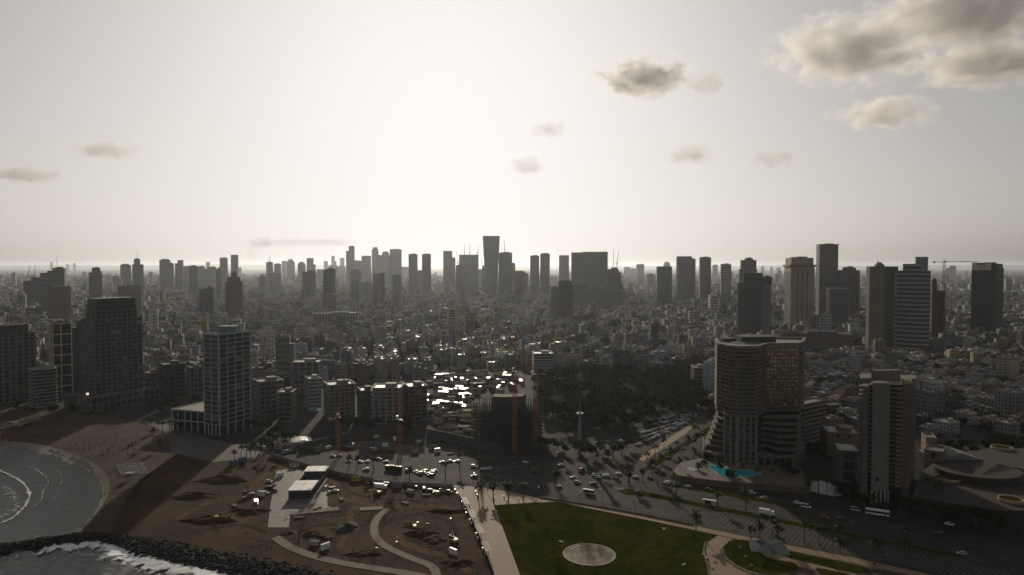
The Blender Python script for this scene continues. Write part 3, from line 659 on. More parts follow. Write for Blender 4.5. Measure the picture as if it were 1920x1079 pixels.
WF=[(380,628),(470,628),(0,0)]; RECTS.append((380,625,471,818,560))
pp=[gp(322,806),gp(384,812),gp(390,770),gp(352,768)]; pp=[(p.x,p.y) for p in pp]; pp[2]=(pp[1][0]+18,pp[1][1]+40); pp[3]=(pp[0][0]+18,pp[0][1]+42)
lr=Vector(r.location[:2]); lpp=[(p[0]-lr.x,p[1]-lr.y) for p in pp]; pz=17
pod=MB(); pod.prism(ccw(offset(ccw(lpp),-1)),0,pz-.5); pod.build('podium_wall',M_dglass,r)
pod=MB(); pod.prism(ccw(lpp),pz-.5,pz+.7); pod.build('podium_roof',mat('podium_roof',(.2,.165,.13),rough=.55,var=.2),r)
obj('podium_rim',ring_mesh('podium_rim',ccw(lpp),.6,.35,1.3,mat('white_frame')),r,(0,0,pz-.1))
for i in range(4):
    a=Vector(ccw(lpp)[i]); b=Vector(ccw(lpp)[(i+1)%4]); n=max(2,round((b-a).length/7))
    cm=MB(); cm.box(-.45,-.45,0,.45,.45,pz-.5); cme=cm.mesh('column',mat('white_frame'))
    for k in range(n): p=a.lerp(b,k/n)*1.0; obj('column',cme,r,(p.x,p.y,0))
obj('podium_band',ring_mesh('podium_band',ccw(offset(ccw(lpp),-.5)),.5,.4,1.0,mat('white_frame')),r,(0,0,8))
# --- big dark gridded hotel
M_gframe=mat('grey_stone_frame',(.1,.096,.088),rough=.75,var=.15)
pl=corner_plan((180,768),(269,752),150); r,lp=root_of('hotel_tower',pl,'big dark grid-fronted hotel tower with stepped black top behind the beach','tower')
D_=pl[0][1]; zt=zof(601,D_); lattice(r,lp,13,zt,19,5.2,M_dglass,M_gframe,M_glass,M_gframe,bh=.95,out=.4,pw=.75)
q=offset(ccw(lp),-3.2); lattice(r,q,zt,zof(586,D_),2,5.2,M_dglass,M_gframe,M_glass,M_gframe,bh=.8,out=.3,pw=.8,panes=False)
mb=MB(); mb.prism(offset(ccw(lp),-4.2),zof(586,D_),zof(566,D_)); mb.prism(offset(ccw(lp),-4.4),zof(566,D_),zof(561,D_)); mb.build('black_top',TM['black'],r)
mb=MB(); mb.prism(offset(ccw(lp),-3.0),zof(574,D_),zof(572.5,D_)); mb.build('top_band',TM['dgrey'],r)
a=Vector(lp[3]); b=Vector(lp[2]); dl=(a-Vector(lp[0])).normalized(); wing=[a,b*.0+a+(b-a)*.8,a+(b-a)*.8+dl*16,a+dl*16]
mb=MB(); mb.prism(ccw([tuple(p) for p in wing]),0,zof(618,D_)); mb.build('glass_wing',TM['teal'],r)
mb=MB(); mb.prism(ccw([tuple(p) for p in [a-dl*9,a+(b-a)*.7-dl*9,a+(b-a)*.7+dl*9,a+dl*9]]),zof(618,D_),zof(603,D_)); mb.build('wing_top',TM['teal'],r)
pod=offset(ccw(lp),11); lattice(r,pod,0,13,2,6.0,M_dglass,M_gframe,M_glass,M_gframe,bh=1.2,out=.4,pw=1.2,roof=M_roof)
RECTS.append((131,560,270,770,665))
# --- other buildings of the left beach row
def slabtower(px0,px1,top,base,yaw,depth,nfl,bay,label,name='apartment_building',cat='building',col=(.3,.27,.22),band=None,pier=True,panes=True,bh=.9,out=.35,topbox=True,group=None,pw=.6,roof=None,cornerR=None,pane=None):
    D=500+0; f=gp((px0+px1)/2,base); phi=math.atan2(f.x,f.y); W=(px1-px0)*f.y/F*math.cos(phi)/1.0; th=R(yaw)
    w=(W-depth*math.sin(abs(th)))/math.cos(th)
    c=f+Vector((math.sin(phi),math.cos(phi),0))*(depth/2*math.cos(th)+w/2*math.sin(abs(th)))
    Rm=Matrix.Rotation(-phi+th,2); pl=[Rm@Vector(p) for p in((-w/2,-depth/2),(w/2,-depth/2),(w/2,depth/2),(-w/2,depth/2))]
    r,lp=root_of(name,[(p.x+c.x,p.y+c.y) for p in pl],label,cat,group)
    key='frame_%.2f_%.2f_%.2f'%col; m=mat(key,tuple(c*.6 for c in col),rough=.8,var=.2)
    zt=at((px0+px1)/2,top,f.y+4).z
    lattice(r,lp,0,zt,nfl,bay,M_dglass,band or m,pane or M_glass,m if pier else None,bh=bh,out=out,pw=pw,panes=panes,roof=roof)
    if topbox:
        Rl=Matrix.Rotation(-phi+th,2); mb=MB(); o_=Rl@Vector((w*.12,0)); 
        pl2=[Rl@Vector(p)+o_ for p in((-w*.2,-depth*.22),(w*.2,-depth*.22),(w*.2,depth*.22),(-w*.2,depth*.22))]; mb.prism([(p.x,p.y) for p in pl2],zt-.1,zt+3.2); mb.build('stair_hut',m,r)
    RECTS.append((px0,top,px1,base,f.y)); return r,lp,zt
r,lp,zt=slabtower(-45,72,628,757,14,24,17,5.5,'beige stone hotel with square windows at the left picture edge','hotel_tower','tower',(.25,.22,.18),pw=2.2,bh=1.4)
mb=MB(); mb.prism(offset(ccw(lp),-5),zt,zof(612,690)); mb.build('roof_pavilion',M_dconc,r)
slabtower(56,107,693,764,10,18,11,4.5,'white balconied block with a gabled roof by the beach','apartment_building','building',(.34,.35,.35),pier=False,out=1.3,bh=1.1)
r,lp,zt=slabtower(95,136,606,748,8,20,22,6.0,'slim dark tower ringed by cream frames left of the big dark hotel','tower_block_building','tower',(.12,.11,.1),pier=False,panes=True,bh=.5,out=.1,topbox=False)
M_cream=mat('cream_frame',(.5,.43,.27),rough=.55,var=.12)
for k in range(7):
    z=zt-1-k*11
    if z>3: obj('cream_ring',ring_mesh('cream_ring',ccw(lp),.1,.9,.9,M_cream),r,(0,0,z))
cm=MB(); cm.box(-.4,-.4,0,.4,.4,zt-2); cme=cm.mesh('cream_post',M_cream)
for i in range(4):
    a=Vector(ccw(lp)[i]); b=Vector(ccw(lp)[(i+1)%4])
    for t in (.02,.45): p=a.lerp(b,t)*1.03; obj('cream_post',cme,r,(p.x,p.y,0))
# --- middle row of mid-rise blocks
slabtower(548,606,680,738,-10,22,7,7,'dark-roofed office with tall white frames above the row of flats','office_block','office block',(.3,.3,.29),pw=1.2,bh=.7)
slabtower(572,603,711,768,12,20,8,30,'white banded office block behind the turquoise awning','office_block','office block',(.42,.41,.39),pier=False,bh=2.0,out=.3)
slabtower(608,666,722,787,12,22,9,5,'glassy apartment block with stacked balconies and tan right side','apartment_building','building',(.27,.26,.24),pier=True,out=1.1,bh=1.0,pw=.7)
slabtower(671,703,733,790,10,20,8,4.5,'dark apartment block beside the glassy balconied block','apartment_building','building',(.12,.115,.11),out=.8,bh=.9)
slabtower(699,757,728,796,-8,22,9,5.5,'cream apartment block with wide white balconies facing the pit','apartment_building','building',(.32,.29,.24),pier=True,out=1.4,bh=1.3,pw=1.6)
slabtower(757,801,725,790,12,22,9,5,'grey apartment block right of the white balconied block','apartment_building','building',(.2,.19,.175),out=.7,bh=.8)
slabtower(476,532,716,778,14,22,7,5,'grey flat-roofed block right behind the white-framed tower','apartment_building','building',(.26,.255,.24),out=.8,bh=1.0)
slabtower(521,556,736,792,-12,18,6,5,'tan apartment block right of the grey flat-roofed block','apartment_building','building',(.28,.23,.17),out=.8,bh=1.1)
slabtower(536,551,756,787,10,12,4,4,'narrow white house at the corner below the tan block','apartment_building','building',(.4,.39,.36))
slabtower(300,347,684,746,10,22,8,5,'unfinished dark concrete frame between the hotel and white-framed tower','building_site','building',(.11,.1,.09),panes=False,out=.6)
slabtower(272,300,700,752,-10,18,6,4.5,'brown flats between the big dark hotel and concrete frame','apartment_building','building',(.2,.165,.13))
slabtower(350,380,690,748,12,18,6,4.5,'grey flats just left of the white-framed tower','apartment_building','building',(.24,.23,.21))
slabtower(998,1037,664,702,6,26,7,30,'white office with curved balcony bands below the front slab pair','office_block','office block',(.42,.41,.39),pier=False,bh=1.4,out=1.0)
slabtower(1318,1339,682,742,-14,18,8,6,'blue-white blank-walled apartment block left of the chevron hotel','apartment_building','building',(.42,.46,.5),pier=True,panes=True,pw=3.4,bh=1.6)
slabtower(1296,1322,690,735,10,18,6,4.5,'cream stepped flats beside the blue-white blank-walled block','apartment_building','building',(.38,.33,.24),out=1.0,bh=1.2)
slabtower(585,672,588,616,6,26,7,6,'long white institutional block far in the middle distance','office_block','office block',(.42,.42,.4),pw=1.0)
slabtower(1505,1524,757,832,-30,34,9,30,'tan side slab with long window bands right of the chevron hotel','hotel_wing','building',(.3,.25,.18),pier=False,bh=1.9,out=.2,topbox=False)
# --- curved unfinished block with exposed slabs
cpl=[]; c0=gp(950,833); 
for k in range(13):
    t=k/12; px=888+118*t; dep=2.5*math.sin(math.pi*t); p=gp(px,836-6*abs(t-.45)); cpl.append((p.x,p.y-dep))
bk=[(p[0]*1.0+6,p[1]+22) for p in cpl[::-1]]; pl=cpl+bk
r,lp=root_of('building_site',pl,'curved unfinished block of bare concrete floors under yellow cranes','building')
zt=zof(750,545); nf=11; fh=zt/nf; me_o=ccw(lp)
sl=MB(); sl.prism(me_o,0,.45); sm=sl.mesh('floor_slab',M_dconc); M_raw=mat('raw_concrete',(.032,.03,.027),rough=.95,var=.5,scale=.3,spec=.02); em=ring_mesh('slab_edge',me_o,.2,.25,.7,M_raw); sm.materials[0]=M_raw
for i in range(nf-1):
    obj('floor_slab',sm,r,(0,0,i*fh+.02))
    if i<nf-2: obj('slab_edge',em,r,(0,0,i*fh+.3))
cm=MB(); cm.box(-.3,-.3,0,.3,.3,zt); cme=cm.mesh('column',M_dconc); inn=offset(me_o,-1.2)
for i in range(len(inn)):
    a=Vector(inn[i]); b=Vector(inn[(i+1)%len(inn)])
    for t in (0,.5): p=a.lerp(b,t); obj('column',cme,r,(p.x,p.y,0))
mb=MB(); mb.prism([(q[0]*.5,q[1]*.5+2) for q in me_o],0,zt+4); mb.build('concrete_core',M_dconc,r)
mb=MB()
for k in range(40): q=me_o[k%len(me_o)]; mb.bar((q[0]*.9,q[1]*.9,zt),(q[0]*.9,q[1]*.9,zt+2.6),.08)
mb.build('rebar_starters',TM['brown'],r,kind='stuff')
RECTS.append((888,740,1008,835,535))
# --- chevron hotel with terraces and gold glazed wing
def pd(px, dep, D0=478): p=at(px,500,D0+dep); return (p.x,p.y)
CH=[pd(1349,18),pd(1370,4),pd(1386,0),pd(1419,0),pd(1438,19),pd(1498,20),pd(1506,30),pd(1509,56),pd(1440,60),pd(1345,52)]
r,lp=root_of('hotel_tower',CH,'stepped chevron-plan hotel with a gold-glazed right wing above the pool','hotel')
lp=ccw(lp); zt=zof(652,480); zb=34.0
M_tanb=mat('tan_balcony',(.13,.105,.078),rough=.75,var=.15); M_gold=mat('gold_glass',(.55,.41,.16),rough=.34,metal=.85,var=.5,scale=.3); M_gold2=mat('dull_gold_glass',(.3,.22,.09),rough=.25,metal=.8,var=.5,scale=.3)
nfl=17; fh=(zt-zb)/nfl
mb=MB(); mb.prism(lp,0,zt,0,1); mb.build('wall',[M_dglass,M_roof],r)
bme=ring_mesh('balcony_band',lp,.05,1.3,1.35,M_tanb)
for i in range(nfl): obj('balcony_band',bme,r,(0,0,zb+i*fh))
obj('parapet',ring_mesh('parapet',lp,1.0,1.5,2.2,M_tanb),r,(0,0,zt-.8))
iw=[i for i in range(len(lp)) if True]
def edge_between(pa,pb):
    o=Vector(r.location[:2]); A=Vector(pa)-o; B=Vector(pb)-o; return A,B
A,B=edge_between(CH[4],CH[5]); d=B-A; n=Vector((d.y,-d.x)).normalized(); an=math.atan2(d.y,d.x); nb=9
for k in range(nb):
    w=d.length/nb
    mb=MB(); mb.box(-w/2+.3,-.5,0,w/2-.3,.0,fh-1.4); gm=mb.mesh('gold_window',M_gold); gmd=mb.mesh('gold_window',M_gold2)
    for f in range(nfl):
        if f<1+(k%3==0): continue
        p=A+d*((k+.5)/nb)+n*.55; o=obj('gold_window',gmd if (rng.random()<.38 or f<4 and rng.random()<.4) else gm,r,(p.x,p.y,zb+f*fh+1.38),an+rng.uniform(-.05,.05)); o.rotation_euler.x=rng.uniform(-.05,.05)
pm=MB(); pm.box(-.3,-1.35,zb,.3,.1,zt); pme=pm.mesh('pier',M_tanb)
for k in range(nb+1): p=A+d*(k/nb); obj('pier',pme,r,(p.x,p.y,0),an)
for (ia_,ib_) in ((1,2),(2,3),(3,4),(0,1)):
    A2,B2=edge_between(CH[ia_],CH[ib_]); d2=B2-A2; n2=Vector((d2.y,-d2.x)).normalized(); a2=math.atan2(d2.y,d2.x); k2=max(2,round(d2.length/4.5)); w=d2.length/k2
    mb=MB(); mb.box(-w/2+.3,-.06,0,w/2-.3,.02,fh-1.5); gm=mb.mesh('window',M_glass); gg=mb.mesh('gold_window',M_gold); fm=MB(); fm.box(-.15,-1.2,zb,.15,.05,zt-.5); fme=fm.mesh('balcony_divider',M_tanb)
    for k in range(k2):
        p=A2+d2*((k+.5)/k2); q=A2+d2*(k/k2); obj('balcony_divider',fme,r,(q.x,q.y,0),a2)
        for f in range(nfl): 
            gold=False
            obj('gold_window' if gold else 'window',gg if gold else gm,r,(p.x+n2.x*.05,p.y+n2.y*.05,zb+f*fh+1.4),a2)
# lower front block with white window grid, stepped terraces left and right
o=Vector(r.location[:2]); FB=[pd(1360,-2),pd(1386,-9),pd(1423,-9),pd(1423,14),pd(1360,16)]; FBl=[(p[0]-o.x,p[1]-o.y) for p in FB]
M_lgrid=mat('light_grid',(.19,.175,.155),rough=.7,var=.12); lattice(r,FBl,0,zb+1.5,9,5.0,M_dglass,M_tanb,M_glass,M_lgrid,bh=1.0,out=.4,pw=1.2,top=1.6)
for i in range(7):
    z0,z1=(zb-3-i*3.9-3.9,zb-3-i*3.9); f=3+i*2.6
    tp=[pd(1424,12),pd(1440,16-f*.4),pd(1462,16-f*1.1),pd(1500,14-f*1.0),pd(1507,30),pd(1440,34)]
    q=ccw([(p[0]-o.x,p[1]-o.y) for p in tp]); mb=MB(); mb.prism(offset(q,-1.2),max(0,z0),z1-.1,0,1); mb.build('terrace_wall',[M_dglass,M_roof],r)
    obj('terrace_band',ring_mesh('terrace_band',q,1.4,.2,1.5,M_tanb),r,(0,0,z1-1.4))
    tp=[pd(1362,4),pd(1362,34),pd(1345-i*3.4,34),pd(1345-i*3.4,12)]; q=ccw([(p[0]-o.x,p[1]-o.y) for p in tp]); mb=MB(); mb.prism(offset(q,-1.0),max(0,z0),z1-.1,0,1); mb.build('terrace_wall',[M_dglass,M_roof],r)
    obj('terrace_band',ring_mesh('terrace_band',q,1.2,.2,1.3,M_tanb),r,(0,0,z1-1.2))
bp=[pd(1322,6),pd(1345,-2),pd(1362,-3),pd(1362,4),pd(1424,4),pd(1424,-6),pd(1490,-8),pd(1512,10),pd(1512,50),pd(1322,44)]
q=ccw([(p[0]-o.x,p[1]-o.y) for p in bp]); mb=MB(); mb.prism(q,0,7.5,0,1); mb.build('arcade_wall',[M_dglass,M_roof],r); obj('arcade_band',ring_mesh('arcade_band',q,.4,.5,1.6,M_tanb),r,(0,0,6.6))
cm=MB(); cm.box(-.4,-.4,0,.4,.4,6.7); cme=cm.mesh('column',M_lgrid)
for i in range(len(q)):
    a=Vector(q[i]); b=Vector(q[(i+1)%len(q)]); n_=max(1,int((b-a).length/4.5))
    if (a.y+b.y)/2>22: continue
    for k in range(n_): p=a.lerp(b,k/n_); nn=Vector(((b-a).y,-(b-a).x)).normalized()*.3; obj('column',cme,r,(p.x+nn.x,p.y+nn.y,0))
mb=MB(); mb.box(-12,6,zt-.3,14,20,zt+4.5); mb.box(-24,12,zt-.3,-14,20,zt+2.6); mb.build('roof_plant',M_dconc,r)
mb=MB()
for k in range(8): mb.box(-20+k*2.6,-2,zt+.4,-18.6+k*2.6,4,zt+.9)
mb.build('roof_units',M_metal,r,kind='stuff')
RECTS.append((1330,640,1506,868,480))
# --- foreground hotel slab with blank concrete pier
M_dan=mat('weathered_concrete',(.16,.14,.115),rough=.85,var=.22,scale=.12)
def rectpoly(x0,x1,y0,y1,D0=402): return [pd(x0,y0,D0),pd(x1,y0,D0),pd(x1,y1,D0),pd(x0,y1,D0)]
DP=rectpoly(1634,1696,3,22); r,lp=root_of('hotel_tower',DP,'tall concrete hotel slab with a blank central pier near the bus','hotel'); lp=ccw(lp); o=Vector(r.location[:2])
loc=lambda ps:ccw([(p[0]-o.x,p[1]-o.y) for p in ps])
zt=zof(722,405); mb=MB(); mb.prism(lp,0,zt,0,1); mb.build('wall',[M_dglass,M_roof],r)
mb=MB(); mb.prism(loc(rectpoly(1640,1673,-2,6)),7,zof(716,405)); mb.build('central_pier',M_dan,r)
mb=MB(); mb.prism(loc(rectpoly(1622,1633,2,16)),0,zof(724,405)); mb.build('left_pier',M_dan,r)
mb=MB(); mb.prism(loc(rectpoly(1697,1714,6,26)),0,zof(722,405)); mb.build('right_wall',mat('brown_concrete',(.12,.095,.07),rough=.85,var=.2),r)
mb=MB(); mb.prism(loc(rectpoly(1616,1640,16,34)),0,zof(716,405)); mb.prism(loc(rectpoly(1690,1722,26,40)),0,zof(722,405)); mb.build('rear_wing',M_dan,r)
mb=MB(); mb.prism(loc(rectpoly(1638,1692,20,24)),zt-1,zof(703,405)); mb.prism(loc(rectpoly(1637,1641,17,21)),zt-1,zof(698,405)); mb.build('roof_screen',M_dan,r)
nf=23; fh=(zt-9)/nf
for (x0,x1,y0,nm) in ((1633,1640,2,'balcony'),(1673,1685,2,'balcony'),(1685,1697,-1,'balcony'),(1614,1622,8,'balcony'),(1714,1722,18,'balcony')):
    mb=MB(); q=loc(rectpoly(x0+.3,x1-.3,y0,y0+5)); mb.prism(q,0,.3); mb.frustum(offset(q,0),.3,offset(q,0),1.05); bm_=mb.mesh('balcony',M_dan)
    for f in range(nf): obj('balcony',bm_,r,(0,0,9+f*fh))
mb=MB(); mb.prism(loc(rectpoly(1640,1673,0,6)),0,7); mb.build('entrance_wall',M_dglass,r)
cm=MB(); cm.box(-.5,-.5,0,.5,.5,7.1); cme=cm.mesh('column',M_lconc)
for x in (1642,1650,1658,1666,1672): p=pd(x,-1.4,402); obj('column',cme,r,(p[0]-o.x,p[1]-o.y,0))
mb=MB(); q=pd(1652,-2.2,402); mb.cbox(q[0]-o.x,q[1]-o.y,13,1.6,.35,2.2); mb.build('pier_window',M_dglass,r)
RECTS.append((1614,700,1722,940,400))
# --- low buildings round the two right-hand hotels
slabtower(1727,1755,820,870,12,14,4,6,'tan cube block right of the concrete hotel slab','hotel_annex','building',(.3,.24,.16),pw=3.5,bh=1.8,topbox=False)
slabtower(1732,1772,845,888,-6,16,2,9,'low tan gatehouse with dark tall doors beside the terraces','hotel_annex','building',(.24,.2,.15),pw=4.0,bh=2.5,topbox=False)
slabtower(1536,1612,812,858,12,26,3,12,'low tan wing with a small lit window left of the concrete hotel','hotel_annex','building',(.26,.2,.13),pw=6,bh=2.6,topbox=True)
slabtower(1560,1612,845,905,8,24,3,9,'low pergola-roofed wing at the foot of the concrete hotel','hotel_annex','building',(.2,.17,.13),pw=3,bh=1.8,topbox=False)
hr_=thing('market_hall',(0,0,0),0,'white pitched canopy hall behind the terraces','hall'); a=gp(1770,878); hr_.location=a; mb=MB()
for s in(-1,1): mb.quad((-8 if s<0 else 7,-10,9.5 if s<0 else 6),(7 if s<0 else 22,-10,12 if s<0 else 5),(7 if s<0 else 22,16,12 if s<0 else 5),(-8 if s<0 else 7,16,9.5 if s<0 else 6)) if False else None
mb.prism([(-8,-8),(20,-8),(20,14),(-8,14)],0,7.5); mb.build('wall',M_dconc,hr_); mb=MB()
mb.quad((-9,-9,8.5),(6,-9,13),(6,15,13),(-9,15,8.5)); mb.quad((6,-9,13),(21.5,-9,8),(21.5,15,8),(6,15,13)); mb.quad((-9,-9,8.5),(-9,15,8.5),(-9,15,7.6),(-9,-9,7.6)); mb.tri((-9,-9,8.5),(21.5,-9,8),(6,-9,13)); mb.build('canopy_roof',M_conc,hr_)
# --- terraced roof garden at the right
ar=thing('terraced_amphitheatre',gp(1830,950),0,'round stepped brown amphitheatre terraces at the right edge','amphitheatre'); M_ter=mat('terrace_stone',(.042,.032,.023),rough=.9,var=.3)
base_=[gp(*p)-ar.location for p in ((1708,958),(1730,905),(1780,872),(1860,862),(2000,862),(2060,940),(2000,985),(1880,985),(1790,972))]
mb=MB(); mb.prism(ccw([(p.x,p.y) for p in base_]),0,8,0,0); mb.build('podium',M_ter,ar)
cx,cy=(gp(1830,915)-ar.location).xy
for k in range(9):
    ro=25-k*2.1; mb=MB(); 
    n=28; a0,a1=R(150),R(390)
    for i in range(n):
        t0=a0+(a1-a0)*i/n; t1=a0+(a1-a0)*(i+1)/n; ri=ro-1.9; z=8+.5*(9-k)
        P0=[(cx+rr*math.cos(t),cy+rr*.85*math.sin(t)) for rr,t in((ri,t0),(ro,t0),(ro,t1),(ri,t1))]; mb.prism(P0,7.5,z,cap=True)
    mb.build('step_ring',M_ter,ar)
for (px,py,rad) in ((1775,900,7),(1878,842,6.5),(1905,885,7),(1895,940,6)):
    c=gp(px,py,8)-ar.location; q=ngon(20,rad,rad); q=[(p[0]+c.x,p[1]+c.y) for p in q]; obj('planter_ring',ring_mesh('planter_ring',q,.5,.3,1.6,mat('planter_stone',(.24,.19,.12),rough=.8)),ar,(0,0,8)); mb=MB(); mb.prism(q,8,8.9); mb.build('planter_bed',M_grass,ar)
cm=MB(); cm.box(-.7,-.7,0,.7,.7,7.9)
# --- pools on the hotel terrace
tz=4.0; dk=[gp(x,y,tz) for x,y in ((1262,884),(1275,868),(1310,860),(1340,866),(1420,872),(1500,876),(1520,915),(1440,908),(1360,903),(1300,896),(1270,891))]
sheet('pool_terrace',dk,tz,mat('terrace_paving',(.09,.068,.05),rough=.75,var=.25,scale=.3),thick=tz)
def pool(px,z,label,m):
    pts=smoothloop([gp(x,y,z) for x,y in px]); cx=sum(p.x for p in pts)/len(pts); cy=sum(p.y for p in pts)/len(pts); r=thing('swimming_pool',(cx,cy,z),0,label,'pool')
    q=ccw([(p.x-cx,p.y-cy) for p in pts]); mb=MB(); mb.v=[(*p,.06) for p in q]; mb.f=[tuple(range(len(q)))]; mb.m=[0]; mb.build('pool_water',m,r)
    obj('coping',ring_mesh('coping',q,.05,.8,.16,M_lconc),r)
pool([(1328,874),(1345,874),(1375,881),(1414,883),(1425,890),(1400,894),(1375,896),(1355,894),(1340,884)],tz,'large turquoise swimming pool in front of the chevron hotel',M_teal)
pool([(1291,878),(1300,876),(1310,879),(1306,883),(1294,882)],tz,'small pale round paddling pool left of the turquoise pool',mat('pale_pool',(.1,.22,.24),rough=.06,var=.1))
pool([(1506,908),(1530,902),(1552,905),(1568,917),(1586,926),(1560,930),(1528,923),(1510,918)],.3,'still pool mirroring the sky left of the concrete hotel',mat('mirror_pool',(.03,.06,.08),rough=.03,var=.1,spec=.5,scale=.7,bump=.35))

# glowing box on a post, added for a bright spot at the foot of the big dark hotel
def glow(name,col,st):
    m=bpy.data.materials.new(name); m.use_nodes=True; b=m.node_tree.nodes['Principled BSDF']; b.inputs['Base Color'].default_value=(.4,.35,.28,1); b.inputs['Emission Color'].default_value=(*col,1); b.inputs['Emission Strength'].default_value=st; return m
for px,py,w,c,st,lb in ((164,739,2.2,(1,.9,.72),.8,'glowing white box added for a bright spot at the foot of the big dark hotel'),):
    p=at(px,py,642); r=thing('added_glow',(p.x,p.y,0),R(20),lb,'added glow'); mb=MB(); mb.bar((0,.3,0),(0,.3,p.z),.2); mb.build('post',M_dark,r); mb=MB(); mb.box(-w/2,-.3,p.z-1.0,w/2,.3,p.z+1.0); mb.build('glowing_box',glow('spot_glow_%d'%px,c,st),r)
# ------------------------------------------------------------------ labels that single things out by what stands near
LM=[(425,720,'the white-framed tower'),(205,660,'the big dark hotel'),(35,690,'the beige hotel'),(635,755,'the glassy balconied block'),(728,760,'the cream balconied block'),
 (950,790,'the unfinished curved block'),(1425,750,'the chevron hotel'),(1668,800,'the concrete hotel slab'),(860,745,'the glinting market roofs'),(1150,745,'the tree park'),
 (1052,565,'the front slab pair'),(438,545,'the brown stepped tower'),(1415,570,'the black stepped tower'),(1498,550,'the beige stone tower'),(1685,580,'the dark banded tower'),(1852,565,'the emblem tower'),
 (628,600,'the long white institute'),(1017,680,'the curved-balcony office'),(1328,710,'the blue-white block'),(1530,640,'the long office slab'),(110,560,'the brown apartment tower'),
 (1250,800,'the car park'),(1105,1040,'the round plaza'),(1370,885,'the turquoise pool'),(570,910,'the white-roofed pavilion'),(1440,1035,'the shade sail'),(1830,910,'the amphitheatre'),(245,880,'the sunlounger rows'),
 (900,990,'the promenade'),(1645,957,'the white bus'),(735,880,'the dark bus'),(320,715,'the concrete frame'),(1270,840,'the median palms'),(690,800,'the excavated pit'),(1230,925,'the road junction')]
PENDING=[]
ORD=['nearest','second nearest','third nearest','fourth nearest','fifth nearest','sixth nearest','seventh nearest','eighth nearest','ninth nearest','tenth nearest']
def auto(o, phrase, z=3): PENDING.append((o,phrase,proj((o.location[0],o.location[1],z))))
def flush_labels():
    g={}
    for o,ph,(px,py) in PENDING:
        b=min(LM,key=lambda l:(l[0]-px)**2+((l[1]-py)*1.4)**2); dx,dy=px-b[0],(py-b[1])*1.4
        rel=('left of' if dx<0 else 'right of') if abs(dx)>abs(dy) else ('behind' if dy<0 else 'in front of')
        g.setdefault((ph,rel,b[2]),[]).append((math.hypot(dx,dy),o))
    for (ph,rel,lm),l in g.items():
        l.sort(key=lambda t:t[0])
        for i,(d,o) in enumerate(l):
            o['label']=f'{ph} {rel} {lm}' if len(l)==1 else (f'{ph} {rel} {lm}, {ORD[i]}' if i<10 else f'{ph} {rel} {lm}, {i+1}th nearest')
